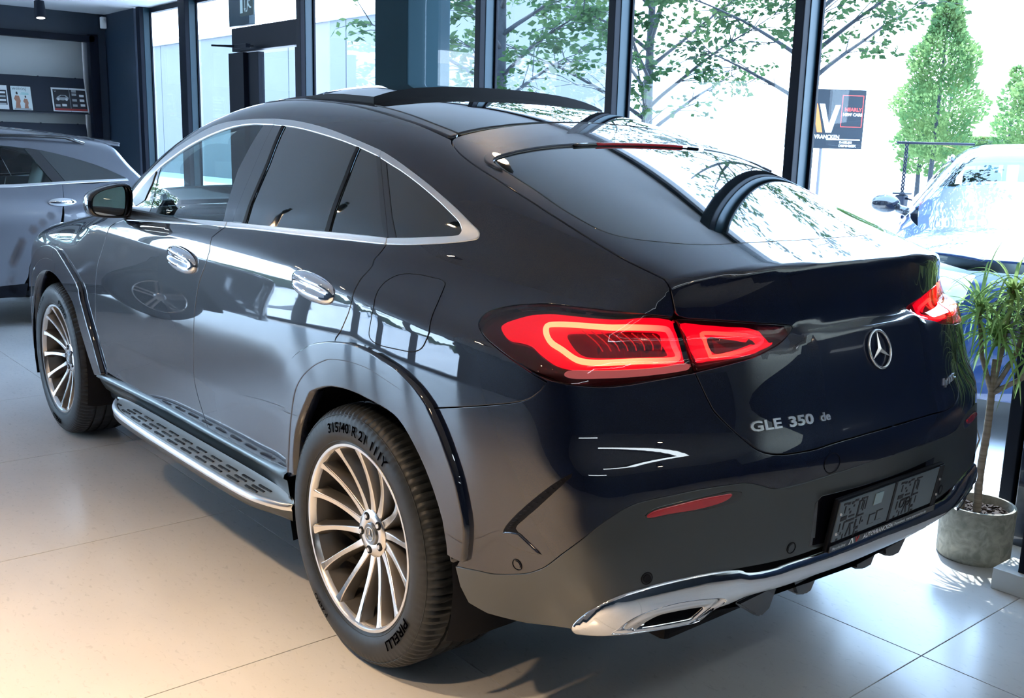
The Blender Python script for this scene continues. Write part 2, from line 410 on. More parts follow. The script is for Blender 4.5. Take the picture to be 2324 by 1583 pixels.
FE = {
 'chr_out_f': [(2.237,0.806,1.253),(2.103,0.777,1.352),(2.002,0.753,1.415),(1.896,0.734,1.466),(1.787,0.718,1.508),(1.688,0.7,1.544),(1.588,0.685,1.573),(1.476,0.678,1.59),(1.377,0.678,1.597),(1.255,0.676,1.603),(1.079,0.676,1.604)],
 'chr_in_f': [(2.196,0.819,1.232),(2.061,0.795,1.326),(1.956,0.772,1.393),(1.845,0.755,1.442),(1.741,0.738,1.486),(1.636,0.723,1.52),(1.533,0.71,1.548),(1.43,0.7,1.569),(1.343,0.694,1.58),(1.223,0.691,1.587),(1.058,0.693,1.585)],
 'chr_out_r': [(1.075,0.676,1.604),(0.958,0.679,1.599),(0.838,0.686,1.59),(0.72,0.694,1.577),(0.608,0.703,1.562),(0.5,0.712,1.544),(0.399,0.719,1.526),(0.275,0.726,1.502)],
 'chr_in_r': [(1.054,0.694,1.584),(0.924,0.697,1.579),(0.805,0.703,1.569),(0.691,0.711,1.556),(0.583,0.718,1.542),(0.479,0.724,1.526),(0.381,0.73,1.509),(0.258,0.737,1.484)],
 'chr_out_q': [(0.27,0.726,1.501),(0.18,0.734,1.477),(0.078,0.743,1.445),(-0.018,0.75,1.412),(-0.108,0.756,1.377),(-0.172,0.76,1.35),(-0.235,0.764,1.32),(-0.267,0.765,1.305),(-0.278,0.767,1.296),(-0.279,0.771,1.286),(-0.264,0.777,1.279),(-0.198,0.792,1.267),(-0.106,0.81,1.255),(-0.023,0.824,1.246),(0.065,0.836,1.239)],
 'chr_in_q': [(0.251,0.739,1.481),(0.18,0.744,1.462),(0.113,0.749,1.444),(0.015,0.756,1.411),(-0.076,0.762,1.376),(-0.143,0.767,1.347),(-0.191,0.77,1.324),(-0.21,0.774,1.309),(-0.217,0.777,1.299),(-0.214,0.782,1.289),(-0.201,0.786,1.283),(-0.146,0.797,1.276),(-0.066,0.811,1.267),(-0.006,0.82,1.261),(0.069,0.83,1.255)],
 'chr_lo_f': [(2.064,0.892,1.161),(1.839,0.892,1.174),(1.505,0.89,1.19),(1.277,0.886,1.201),(1.067,0.881,1.211)],
 'chr_up_f': [(2.013,0.873,1.181),(1.877,0.875,1.188),(1.538,0.877,1.206),(1.32,0.875,1.216),(1.07,0.872,1.227)],
 'chr_lo_r': [(1.062,0.881,1.211),(0.835,0.875,1.22),(0.578,0.868,1.226),(0.353,0.858,1.232),(0.146,0.844,1.237),(0.07,0.836,1.239)],
 'chr_up_r': [(1.063,0.872,1.227),(0.849,0.868,1.234),(0.59,0.861,1.241),(0.364,0.851,1.248),(0.155,0.838,1.254),(0.073,0.831,1.255)],
 'bp_gap': [(1.059,0.694,1.584),(1.041,0.79,1.424),(1.034,0.87,1.231)],
 'bp_left': [(1.139,0.694,1.584),(1.151,0.75,1.5),(1.16,0.791,1.419),(1.127,0.847,1.293),(1.11,0.872,1.227)],
 'bar1': [(0.99,0.696,1.581),(0.955,0.778,1.448),(0.951,0.843,1.304),(0.948,0.868,1.234)],
 'bar1b': [(0.969,0.697,1.58),(0.935,0.777,1.449),(0.932,0.843,1.305),(0.924,0.869,1.233)],
 'bar2': [(0.408,0.729,1.512),(0.396,0.779,1.423),(0.396,0.819,1.337),(0.395,0.852,1.249)],
 'bar2b': [(0.391,0.73,1.51),(0.377,0.778,1.424),(0.374,0.818,1.339),(0.37,0.851,1.249)],
 'cp_l': [(0.283,0.737,1.488),(0.211,0.774,1.414),(0.161,0.8,1.351),(0.123,0.818,1.302),(0.086,0.831,1.257)],
 'cp_r': [(0.218,0.742,1.471),(0.143,0.781,1.391),(0.084,0.809,1.318),(0.034,0.826,1.259)],
 'cp_gap': [(0.254,0.738,1.482),(0.19,0.772,1.415),(0.138,0.798,1.353),(0.099,0.816,1.304),(0.069,0.83,1.256)],
 'front_shut': [(2.297,0.89,1.148),(2.209,0.933,1.111),(2.222,0.949,1.031),(2.265,0.952,0.984),(2.288,0.955,0.945),(2.312,0.958,0.852),(2.33,0.957,0.757),(2.337,0.956,0.674),(2.332,0.955,0.612),(2.303,0.954,0.534),(2.259,0.954,0.479),(2.199,0.952,0.433)],
 'mid_shut': [(1.068,0.881,1.21),(1.093,0.893,1.194),(1.122,0.91,1.169),(1.102,0.928,1.121),(1.119,0.939,1.079),(1.151,0.946,1.035),(1.178,0.95,0.983),(1.192,0.952,0.932),(1.205,0.955,0.864),(1.213,0.954,0.795),(1.226,0.952,0.707),(1.231,0.951,0.629),(1.222,0.946,0.578),(1.203,0.941,0.535),(1.174,0.936,0.483),(1.147,0.932,0.442)],
 'rear_shut': [(0.068,0.837,1.238),(0.08,0.851,1.212),(0.086,0.866,1.194),(0.074,0.881,1.177),(0.072,0.901,1.159),(0.07,0.92,1.143),(0.059,0.945,1.121),(0.051,0.965,1.088),(0.061,0.971,1.055),(0.078,0.974,1.026),(0.1,0.976,0.992),(0.127,0.977,0.964),(0.128,0.986,0.949)],
 'sill_top': [(2.34,0.954,0.42),(2.2,0.952,0.428),(1.863,0.933,0.428),(1.502,0.932,0.436),(1.134,0.931,0.434),(0.727,0.935,0.437),(0.425,0.978,0.462)],
 'arch_o': [(0.446,0.985,0.657),(0.417,0.988,0.729),(0.426,0.969,0.797),(0.369,0.971,0.86),(0.291,0.973,0.903),(0.224,0.975,0.93),(0.139,0.982,0.95),(0.029,0.987,0.964),(-0.069,0.985,0.963),(-0.168,0.981,0.948),(-0.227,0.981,0.936),(-0.292,0.98,0.913),(-0.335,0.979,0.891),(-0.364,0.979,0.872),(-0.414,0.978,0.818),(-0.455,0.975,0.757),(-0.489,0.978,0.692),(-0.519,0.989,0.588),(-0.496,0.99,0.48)],
 'arch_m': [(0.424,0.978,0.465),(0.415,0.982,0.539),(0.394,0.986,0.634),(0.359,0.99,0.742),(0.311,0.994,0.807),(0.232,0.997,0.862),(0.16,0.999,0.894),(0.108,1,0.909),(0.004,1.002,0.92),(-0.098,1.003,0.919),(-0.192,1.002,0.903),(-0.258,1.001,0.889),(-0.286,0.996,0.88),(-0.316,0.993,0.864)],
 'arch_i': [(0.39,0.982,0.48),(0.382,0.985,0.563),(0.347,0.989,0.659),(0.269,0.994,0.762),(0.234,0.997,0.791),(0.142,1,0.823),(0.056,1.003,0.837),(-0.025,1.004,0.84),(-0.08,1.005,0.837),(-0.161,1.004,0.83),(-0.241,1.003,0.813),(-0.313,1,0.76),(-0.381,0.996,0.681),(-0.436,0.993,0.583),(-0.484,0.99,0.471)],
 'farch_o': [(3.101,0.987,0.882),(3.05,0.985,0.927),(3.017,0.975,0.955),(2.926,0.963,0.972),(2.749,0.959,0.98),(2.653,0.961,0.944),(2.58,0.962,0.893),(2.487,0.962,0.757),(2.375,0.955,0.605),(2.254,0.953,0.439)],
 'farch_i': [(3.191,0.984,0.756),(3.053,0.988,0.83),(2.936,0.988,0.855),(2.83,0.986,0.862),(2.673,0.983,0.82),(2.602,0.979,0.722),(2.53,0.976,0.625),(2.454,0.974,0.531),(2.374,0.969,0.464),(2.346,0.954,0.421)],
 'bump_top': [(-0.327,0.993,0.856),(-0.368,0.979,0.864),(-0.514,0.972,0.9),(-0.602,0.966,0.923),(-0.656,0.962,0.938),(-0.697,0.959,0.952),(-0.723,0.955,0.965),(-0.747,0.948,0.986),(-0.758,0.941,1.008)],
 'tl_out': [(-0.472,0.914,1.095),(-0.461,0.894,1.109),(-0.464,0.875,1.121),(-0.481,0.856,1.13),(-0.505,0.838,1.138),(-0.534,0.822,1.144),(-0.591,0.796,1.152),(-0.652,0.777,1.153),(-0.712,0.758,1.154),(-0.769,0.738,1.154),(-0.82,0.697,1.15),(-0.851,0.625,1.14),(-0.858,0.613,1.115),(-0.87,0.604,1.084),(-0.905,0.625,1.055),(-0.92,0.623,1.02),(-0.893,0.704,1.011),(-0.879,0.742,1.006),(-0.866,0.776,1.002),(-0.85,0.813,0.999),(-0.836,0.845,0.999),(-0.817,0.879,1.002),(-0.799,0.906,1.005),(-0.758,0.94,1.013),(-0.708,0.951,1.024),(-0.651,0.951,1.039),(-0.608,0.948,1.05),(-0.568,0.944,1.061),(-0.531,0.938,1.071),(-0.5,0.929,1.082)],
 'tl_in': [(-0.854,0.616,1.137),(-0.881,0.535,1.131),(-0.9,0.468,1.124),(-0.917,0.403,1.117),(-0.931,0.34,1.111),(-0.942,0.284,1.104),(-0.944,0.281,1.096),(-0.953,0.322,1.076),(-0.962,0.359,1.067),(-0.966,0.4,1.059),(-0.963,0.455,1.046),(-0.942,0.544,1.032),(-0.923,0.612,1.022),(-0.908,0.615,1.056),(-0.873,0.596,1.083),(-0.862,0.603,1.111)],
 'tl_red': [(-0.529,0.893,1.102),(-0.525,0.884,1.108),(-0.532,0.868,1.116),(-0.563,0.836,1.131),(-0.591,0.819,1.137),(-0.626,0.803,1.141),(-0.719,0.772,1.143),(-0.81,0.716,1.143),(-0.85,0.63,1.133),(-0.856,0.618,1.115),(-0.882,0.62,1.071),(-0.909,0.639,1.038),(-0.888,0.701,1.031),(-0.852,0.789,1.03),(-0.822,0.851,1.033),(-0.788,0.898,1.042),(-0.763,0.913,1.05),(-0.733,0.915,1.059),(-0.688,0.909,1.071),(-0.654,0.902,1.081),(-0.619,0.904,1.084),(-0.585,0.911,1.084),(-0.551,0.903,1.093)],
 'tl_loop': [(-0.641,0.842,1.115),(-0.656,0.829,1.121),(-0.71,0.805,1.125),(-0.763,0.781,1.126),(-0.816,0.72,1.121),(-0.845,0.648,1.115),(-0.852,0.632,1.106),(-0.865,0.628,1.08),(-0.888,0.64,1.064),(-0.893,0.66,1.055),(-0.876,0.705,1.055),(-0.858,0.746,1.056),(-0.837,0.796,1.055),(-0.82,0.833,1.055),(-0.801,0.86,1.058),(-0.779,0.874,1.064),(-0.738,0.878,1.078),(-0.697,0.876,1.088),(-0.661,0.861,1.102)],
 'tl_dark': [(-0.706,0.839,1.107),(-0.714,0.823,1.114),(-0.769,0.79,1.117),(-0.817,0.721,1.111),(-0.843,0.658,1.105),(-0.852,0.65,1.085),(-0.876,0.661,1.067),(-0.861,0.705,1.066),(-0.835,0.766,1.066),(-0.806,0.824,1.067),(-0.783,0.85,1.071),(-0.75,0.855,1.085)],
 'tl_white': [(-0.786,0.91,1.03),(-0.795,0.894,1.036),(-0.831,0.832,1.034),(-0.862,0.762,1.034),(-0.886,0.7,1.036),(-0.909,0.634,1.042),(-0.915,0.629,1.03),(-0.905,0.659,1.025),(-0.89,0.703,1.022),(-0.869,0.756,1.019),(-0.839,0.825,1.018),(-0.806,0.889,1.019),(-0.79,0.909,1.024)],
 'tli_red': [(-0.862,0.597,1.123),(-0.88,0.542,1.118),(-0.902,0.469,1.11),(-0.919,0.404,1.103),(-0.933,0.342,1.096),(-0.938,0.328,1.09),(-0.943,0.344,1.08),(-0.949,0.404,1.068),(-0.948,0.471,1.059),(-0.937,0.54,1.051),(-0.921,0.598,1.044),(-0.9,0.593,1.066),(-0.872,0.582,1.093)],
 'tli_loop': [(-0.882,0.544,1.1),(-0.901,0.483,1.096),(-0.918,0.419,1.09),(-0.932,0.378,1.083),(-0.94,0.401,1.074),(-0.94,0.458,1.066),(-0.934,0.512,1.061),(-0.924,0.558,1.058),(-0.909,0.553,1.069),(-0.888,0.542,1.086)],
 'tli_dark': [(-0.888,0.53,1.091),(-0.903,0.485,1.088),(-0.92,0.437,1.082),(-0.93,0.411,1.079),(-0.931,0.45,1.073),(-0.926,0.503,1.067),(-0.917,0.542,1.066)],
 'lid_side': [(0.064,0.611,1.541),(0.038,0.627,1.528),(-0.016,0.644,1.506),(-0.064,0.652,1.488),(-0.115,0.657,1.47),(-0.195,0.659,1.443),(-0.346,0.66,1.391),(-0.48,0.658,1.343),(-0.605,0.654,1.299),(-0.7,0.648,1.266),(-0.766,0.639,1.246),(-0.82,0.632,1.23),(-0.838,0.637,1.22),(-0.847,0.635,1.2),(-0.85,0.627,1.173),(-0.852,0.62,1.15),(-0.86,0.607,1.114),(-0.881,0.604,1.075),(-0.922,0.619,1.02),(-0.941,0.604,0.974),(-0.951,0.594,0.948),(-0.96,0.584,0.927),(-0.983,0.551,0.889),(-1.006,0.518,0.856),(-1.018,0.5,0.84),(-1.028,0.481,0.829),(-1.038,0.455,0.821),(-1.048,0.42,0.817),(-1.058,0.377,0.816),(-1.068,0.32,0.817),(-1.076,0.248,0.823),(-1.084,0.17,0.827)],
 'lid_top': [(0.068,0.572,1.554),(0.067,0.497,1.57),(0.07,0.404,1.584),(0.085,0.251,1.601)],
 'glass_l': [(-0.67,0.548,1.309),(-0.624,0.593,1.314),(-0.583,0.609,1.324),(-0.531,0.617,1.34),(-0.44,0.622,1.372),(-0.343,0.618,1.409),(-0.242,0.615,1.445),(-0.164,0.613,1.472),(-0.137,0.613,1.481),(-0.125,0.601,1.489),(-0.118,0.573,1.498),(-0.121,0.494,1.514),(-0.125,0.409,1.526),(-0.128,0.344,1.532)],
 'glass_bot': [(-0.678,0.548,1.306),(-0.748,0.464,1.298),(-0.78,0.389,1.298),(-0.807,0.229,1.301)],
 'lip_edge': [(-0.821,0.631,1.23),(-0.833,0.61,1.237),(-0.873,0.526,1.247),(-0.914,0.328,1.261),(-0.928,0.098,1.268),(-0.93,-0.023,1.268)],
 'lip_under': [(-0.843,0.634,1.217),(-0.89,0.519,1.228),(-0.923,0.396,1.243),(-0.957,0.142,1.256),(-0.961,0.025,1.257)],
 'spoil': [(-0.114,0.628,1.483),(-0.09,0.592,1.502),(-0.081,0.551,1.515),(-0.081,0.439,1.536),(-0.07,0.292,1.554),(-0.052,0.076,1.568),(-0.036,-0.113,1.572)],
 'val': [(-0.488,0.99,0.468),(-0.562,0.973,0.482),(-0.606,0.956,0.489),(-0.656,0.948,0.504),(-0.693,0.943,0.517),(-0.726,0.94,0.532),(-0.775,0.939,0.564),(-0.829,0.94,0.613),(-0.867,0.928,0.651),(-0.895,0.899,0.688),(-0.912,0.867,0.714),(-0.926,0.832,0.733),(-0.941,0.795,0.744),(-0.964,0.733,0.751),(-0.992,0.654,0.759),(-1.018,0.571,0.761),(-1.029,0.533,0.76),(-1.038,0.495,0.75),(-1.046,0.463,0.738),(-1.053,0.433,0.733),(-1.068,0.355,0.736),(-1.085,0.248,0.744),(-1.095,0.154,0.749)],
 'bar_top': [(-0.812,0.873,0.406),(-0.835,0.877,0.433),(-0.887,0.878,0.484),(-0.927,0.852,0.518),(-0.951,0.807,0.532),(-0.968,0.755,0.539),(-0.984,0.7,0.542),(-1.008,0.613,0.543),(-1.025,0.538,0.536),(-1.03,0.507,0.524),(-1.038,0.465,0.519),(-1.047,0.414,0.518),(-1.053,0.38,0.522),(-1.071,0.247,0.528),(-1.082,0.095,0.535)],
 'bar_bot': [(-0.812,0.87,0.401),(-0.819,0.867,0.398),(-0.852,0.857,0.405),(-0.902,0.834,0.42),(-0.939,0.786,0.425),(-0.963,0.718,0.424),(-0.979,0.658,0.424),(-0.987,0.636,0.433),(-1.001,0.596,0.454),(-1.012,0.554,0.46),(-1.024,0.505,0.471),(-1.034,0.455,0.473),(-1.046,0.388,0.473),(-1.062,0.266,0.479),(-1.07,0.183,0.48),(-1.077,0.018,0.483)],
 'val_slot': [(-1.025,0.539,0.54),(-1.032,0.502,0.536),(-1.054,0.384,0.54),(-1.072,0.253,0.546),(-1.083,0.101,0.553)],
 'exh_o': [(-0.906,0.839,0.433),(-0.927,0.83,0.464),(-0.948,0.8,0.485),(-0.966,0.749,0.494),(-0.983,0.694,0.497),(-1.002,0.62,0.492),(-1.01,0.582,0.485),(-1.01,0.573,0.474),(-1.001,0.596,0.454),(-0.989,0.629,0.431),(-0.978,0.663,0.425),(-0.96,0.73,0.426),(-0.939,0.787,0.429),(-0.908,0.833,0.428)],
 'exh_i': [(-0.936,0.799,0.436),(-0.946,0.789,0.457),(-0.96,0.759,0.473),(-0.973,0.718,0.476),(-0.989,0.661,0.475),(-0.995,0.633,0.471),(-0.992,0.636,0.459),(-0.987,0.646,0.445),(-0.982,0.657,0.434),(-0.971,0.697,0.433),(-0.96,0.737,0.434),(-0.94,0.788,0.433)],
 'refl': [(-0.946,0.788,0.709),(-0.952,0.771,0.72),(-0.966,0.732,0.727),(-0.993,0.653,0.737),(-1.005,0.615,0.739),(-1.016,0.576,0.74),(-1.016,0.576,0.733),(-1.012,0.591,0.725),(-1.002,0.625,0.718),(-0.986,0.677,0.713),(-0.967,0.732,0.711),(-0.953,0.771,0.707)],
 'refl_r': [(-0.945,0.792,0.707),(-0.95,0.775,0.722),(-0.966,0.732,0.731),(-0.993,0.653,0.74),(-1.013,0.586,0.746),(-1.023,0.555,0.742),(-1.025,0.545,0.736),(-1.022,0.557,0.718),(-1.014,0.584,0.714),(-0.997,0.643,0.71),(-0.967,0.732,0.707),(-0.954,0.771,0.703)],
 'vent': [(-0.844,0.929,0.811),(-0.795,0.952,0.77),(-0.721,0.958,0.702),(-0.666,0.96,0.645),(-0.646,0.96,0.615),(-0.649,0.959,0.598),(-0.659,0.958,0.592),(-0.696,0.953,0.587),(-0.732,0.95,0.59),(-0.769,0.947,0.596),(-0.727,0.953,0.616),(-0.688,0.958,0.636),(-0.717,0.958,0.67),(-0.762,0.955,0.713),(-0.816,0.947,0.77),(-0.843,0.932,0.803)],
 'fuel': [(-0.252,0.86,1.159),(-0.24,0.852,1.166),(-0.22,0.85,1.171),(-0.193,0.853,1.172),(-0.149,0.858,1.174),(-0.097,0.866,1.173),(-0.067,0.875,1.168),(-0.048,0.888,1.16),(-0.037,0.907,1.145),(-0.039,0.927,1.129),(-0.05,0.947,1.11),(-0.065,0.965,1.085),(-0.062,0.973,1.054),(-0.056,0.977,1.023),(-0.057,0.978,1.005),(-0.067,0.979,0.994),(-0.094,0.979,0.987),(-0.139,0.979,0.986),(-0.202,0.978,0.989),(-0.252,0.977,0.992),(-0.281,0.976,0.998),(-0.305,0.974,1.01),(-0.319,0.972,1.03),(-0.328,0.968,1.054),(-0.315,0.949,1.084),(-0.293,0.916,1.113),(-0.273,0.888,1.135)],
 'sens': [(-0.685,0.948,0.541),(-0.958,0.788,0.562),(-1.058,0.371,0.568)],
 'tow': [(-1.084,0.264,0.775)],
 'handle_f': [(1.465,0.944,1.048),(1.353,0.93,1.113),(1.211,0.939,1.078),(1.322,0.947,1.023)],
 'handle_r': [(0.409,0.953,1.083),(0.301,0.942,1.132),(0.157,0.955,1.109),(0.267,0.965,1.05)],
 'valbot': [(-0.488,0.99,0.468),(-0.515,0.986,0.385),(-0.558,0.979,0.385),(-0.58,0.953,0.374),(-0.685,0.914,0.378),(-0.809,0.869,0.394)],
 'roofrail': [(1.123,0.562,1.673),(0.886,0.572,1.664),(0.658,0.588,1.646),(0.365,0.608,1.606),(0.241,0.608,1.584),(0.065,0.61,1.542)],
 'roofrail2': [(0.5,0.588,1.632),(0.373,0.594,1.613),(0.216,0.6,1.581),(0.075,0.566,1.557)],
}
# ------------------------------------------------------------------ the dark blue coupe SUV
f = {k: v for k, v in FE.items()}
car = empty('car'); tag(car, 'dark blue coupe-style SUV with silver multi-spoke wheels in the middle of the showroom', 'car')
SIDE = (0, 1, .05); DQ = (-.28, .8, .5); DT = (-.78, 0, .62); DB = (-.72, .66, .1)
def part(name, parent=None): return empty(name, parent=parent or car)

fshut = sm([(2.07,.89,1.163),(2.15,.91,1.135),(2.20,.94,1.07),(2.235,.948,1.02)]+f['front_shut'][4:-1]+[(2.235,.954,.455)], 3)
mshut = sm(f['mid_shut'][:3], 3)+sm(f['mid_shut'][3:], 3)
rshut = sm(f['rear_shut'], 3)
arch_o = sm(f['arch_o'][:8], 3)[:-1]+sm(f['arch_o'][7:], 3)
arch_oA = sm(f['arch_o'][:7], 3); arch_oB = sm([f['arch_o'][6]]+f['arch_o'][7:14], 3)
arch_oC = sm(f['arch_o'][13:-1]+[(-.512,.99,.50)], 3)
clf = [(2.07,.892,1.162)]+f['chr_lo_f'][1:]; clr = f['chr_lo_r']
# doors
fd = panel('front_door', fshut+[(1.9,.95,.435),(1.5,.93,.436)]+[f['mid_shut'][-1]]+mshut[::-1]+sm(clf, 3)[::-1], SIDE, PAINT, car)
rd = panel('rear_door', mshut+[(.9,.93,.436),(.6,.93,.438),(.43,.95,.46)]+[(.447,.985,.56)]+arch_oA+rshut[::-1]+sm(clr, 3)[::-1], SIDE, PAINT, car)
# side frame, quarter and roof arch in one stamping
tl = f['tl_out']; tlc = sm(tl[:12], 3)+sm(tl[11:16], 2)[1:]+sm(tl[15:]+[tl[0]], 3)[1:-1]
tl_top = sm(tl[28:]+tl[:12], 3)       # lower left round the tip to the upper shut line
lid_u = sm(f['lid_side'][:12], 3); lid_m = sm(f['lid_side'][11:17], 2)
rail = [(1.60,.572,1.640),(1.40,.560,1.662)]+f['roofrail'][:-1]+[f['lid_side'][0]]
screen = [(2.50,.79,1.215),(2.3,.745,1.315),(2.1,.70,1.43),(1.9,.645,1.535),(1.72,.60,1.605),(1.60,.572,1.640)]
chr_top = f['chr_out_f']+f['chr_out_r']+f['chr_out_q'][1:]
low_tl = [tl[i] for i in (26, 25, 24, 23)]
q = sm(screen, 3)+sm(rail, 3)[1:]+lid_u[1:]+sm(f['lid_side'][11:16], 2)[1:]+[tl[11]]+tl_top[::-1]+[tl[27],tl[26],tl[25],tl[24]]+[(-.758,.941,1.007)]+sm(f['bump_top'][1:-1][::-1], 3)+arch_oB[::-1]+rshut[::-1]+sm(f['chr_out_q'][8:], 3)[::-1]+sm(chr_top[:-6], 2)[::-1]+[(2.33,.83,1.19)]
panel('side_frame', q, DQ, PAINT, car)
# tailgate with openings for the glass and the inner lamps
gl = sm([(-.82,0,1.30),(-.815,.15,1.301),(-.797,.30,1.300),(-.765,.43,1.298),(-.70,.525,1.303)]+[(-.640,.583,1.312)]+f['glass_l'][2:6]+[(-.242,.617,1.445)], 3)
gl += sm([(-.242,.617,1.445),(-.165,.615,1.472),(-.137,.608,1.483),(-.122,.590,1.493),(-.118,.565,1.50),(-.121,.494,1.514),(-.125,.41,1.526),(-.128,.30,1.535),(-.13,.15,1.541),(-.13,0,1.543)], 3)[1:]
mirror_pts = lambda P: [(-0.0+p[0], -p[1], p[2]) for p in P]
tin = f['tl_in']; tinc = sm(tin[:6], 3)+sm(tin[5:13], 3)[1:]+sm(tin[12:], 2)[1:]
ltop = [(.064,.605,1.543)]+f['lid_top'][:3]+[(.078,.25,1.600),(.084,.12,1.608),(.086,0,1.610)]
tin_main = sm(tin[:6], 3)[1:]+sm(tin[5:13], 3)[1:]     # lamp outline without its shut-line side
lid_l = sm(f['lid_side'][18:]+[(-1.088,.09,.829),(-1.089,0,.829)], 3)
q = sm(ltop, 3)[::-1]+lid_u[1:]+sm(f['lid_side'][11:16], 2)[1:]+[(-.852,.612,1.139)]+tin_main+lid_l
tg = panel('tailgate', q, DT, PAINT, car, holes=[], seam=True, mode='join', grid=.019) if False else None
def half(name, q, d, m, hole=None, **k):
    return panel(name, q, d, m, car, seam=True, mode='join', **k)
# the tailgate ring runs round the glass: outline goes down the shut line, along the bottom and back up the glass edge
q = sm(ltop, 3)[::-1]+lid_u[1:]+sm(f['lid_side'][11:16], 2)[1:]+[(-.852,.612,1.139)]+tin_main+lid_l+gl
tg = half('tailgate', q, DT, PAINT, grid=.018)
gfull = gl+mirror_pts(gl)[::-1][1:-1]
rg = panel('rear_window', gfull, (-.35, 0, .94), PRIV, car, mode='L', off=-.001, gap=.003, bev=.001)
# upper bumper
q = [(-.364,.979,.866)]+sm(f['bump_top'][1:-1], 3)+[(-.758,.941,1.007)]+[tl[i] for i in (24, 23, 22, 21, 20, 19, 18, 17, 16, 15)]+lid_l+sm(f['val']+[(-1.103,.08,.752),(-1.105,0,.753)], 3)[::-1]+arch_oC[::-1]
half('rear_bumper', q, DB, PAINT, grid=.02)
# graphite valance
slot = [(-.812,.873,.406)]+f['bar_top'][1:8]+[(-1.020,.56,.545)]+f['val_slot'][2:]+[(-1.085,0,.555)]
q = sm(f['val']+[(-1.103,.08,.752),(-1.105,0,.753)], 3)+sm(slot, 3)[::-1]+[(-.80,.866,.398),(-.685,.914,.378),(-.58,.953,.374),(-.535,.98,.385),(-.508,.988,.42)]
half('rear_valance', q, DB, VALANCE, grid=.022, gap=.0012)
# chrome bar with tail pipe opening
exo = f['exh_o']
q = sm(f['bar_top']+[(-1.088,0,.538)], 3)+sm(f['bar_bot'][:-1]+[(-1.077,0,.484)], 3)[::-1]
_bt = np.array(f['bar_top']+[(-1.088,0,.538)]); _bb = np.array(f['bar_bot'][:-1]+[(-1.077,0,.484)])
def bar_post(X, N):
    zt = np.interp(X[:, 1], _bt[::-1, 1], _bt[::-1, 2]); zb = np.interp(X[:, 1], _bb[::-1, 1], _bb[::-1, 2])
    h = np.maximum((zt-zb)/2, .004); t = np.clip((X[:, 2]-(zt+zb)/2)/h, -1, 1); k = np.clip(1.25-h/.055, .25, 1)
    X = X+N*(.012*(1-t*t))[:, None]; N = N+np.array([0, 0, 1.])*(k*.62*t**3+.25*t+.02)[:, None]
    return X, N/np.linalg.norm(N, axis=1)[:, None]
panel('chrome_bumper_bar', q, DB, CHROME, car, post=bar_post, seam=True, mode='join', grid=.0075, gap=.001, off=.009, depth=.03, bev=.006, holes=[sm(exo, 3, True)])
# flares
ai = [(.405,.98,.44)]+f['arch_i']
panel('wheel_arch_flare', arch_oA+arch_oB[1:]+arch_oC[1:]+[(-.46,.99,.50)]+sm([(-.455,1,.53),(-.410,1,.68),(-.36,1,.775),(-.292,1,.852)]+[p for p in f['arch_m'][::-1][2:-1]]+[(.43,.98,.46)], 3), SIDE, PAINT, car, grid=.012, off=.020, bev=.005, depth=.03, gap=.001)
panel('arch_lip', sm([(.425,.98,.46)]+f['arch_m'][1:-2]+[(-.292,1,.852),(-.36,1,.775),(-.410,1,.68),(-.455,1,.53),(-.475,1,.485)], 3)+sm(f['arch_i'][:-1]+[(-.470,.99,.485)], 3)[::-1], SIDE, PAINT, car, grid=.012, off=.017, bev=.004, depth=.05, gap=.001)
cx = 2.935
fo = sm([(cx+.575*math.cos(R(a)), .98, .392+.575*math.sin(R(a))) for a in range(-4, 116, 10)]+[(2.53,.96,.83),(2.487,.961,.757),(2.42,.955,.65),(2.375,.955,.59),(2.31,.953,.50),(2.27,.953,.44)], 3)
fm_ = sm([(cx+.515*math.cos(R(a)), .98, .392+.515*math.sin(R(a))) for a in range(-4, 126, 10)]+[(2.55,.96,.80),(2.50,.961,.70),(2.43,.955,.60),(2.37,.953,.50),(2.32,.953,.43)], 3)
fi_ = sm([(cx+.455*math.cos(R(a)), .98, .392+.455*math.sin(R(a))) for a in range(-4, 126, 10)]+[(2.60,.96,.73),(2.53,.961,.62),(2.46,.955,.53),(2.40,.953,.46),(2.36,.953,.42)], 3)
panel('wheel_arch_flare', fo+fm_[::-1], SIDE, PAINT, car, grid=.014, off=.020, bev=.005, depth=.03, gap=.001)
panel('arch_lip', fm_+fi_[::-1], SIDE, PAINT, car, grid=.014, off=.017, bev=.004, depth=.05, gap=.001)
# front wing, bonnet, screen, roof
q = fshut[::-1]+[(2.30,.86,1.165),(2.33,.83,1.19),(2.45,.81,1.19),(2.8,.80,1.14),(3.1,.78,1.10),(3.35,.75,1.03),(3.50,.80,.88),(3.515,.84,.40)]+fo+[(2.25,.953,.43)]
panel('front_wing', q, (.1, .85, .5), PAINT, car, grid=.022)
panel('headlamp', [(3.36,.76,1.02),(3.50,.79,.89),(3.53,.75,.84),(3.64,.55,.83),(3.55,.56,.98)], (.5, .6, .4), mat('headlamp_lens', (.5, .55, .6), .08, 0, 1), car, off=.004)
panel('bonnet', [(2.62,0,1.21),(2.60,.35,1.20),(2.54,.70,1.19),(2.45,.805,1.19),(2.8,.795,1.14),(3.1,.775,1.10),(3.35,.745,1.03),(3.5,.55,1.0),(3.62,.3,.98),(3.65,0,.98)], (.15, 0, 1), PAINT, car, seam=True, mode='join')
panel('front_bumper', [(3.66,0,.97),(3.63,.3,.97),(3.52,.54,.96),(3.63,.55,.82),(3.51,.84,.80),(3.51,.84,.30),(3.75,.5,.28),(3.8,0,.28)], (.8, .5, .1), PAINT, car, seam=True, mode='join', grid=.04)
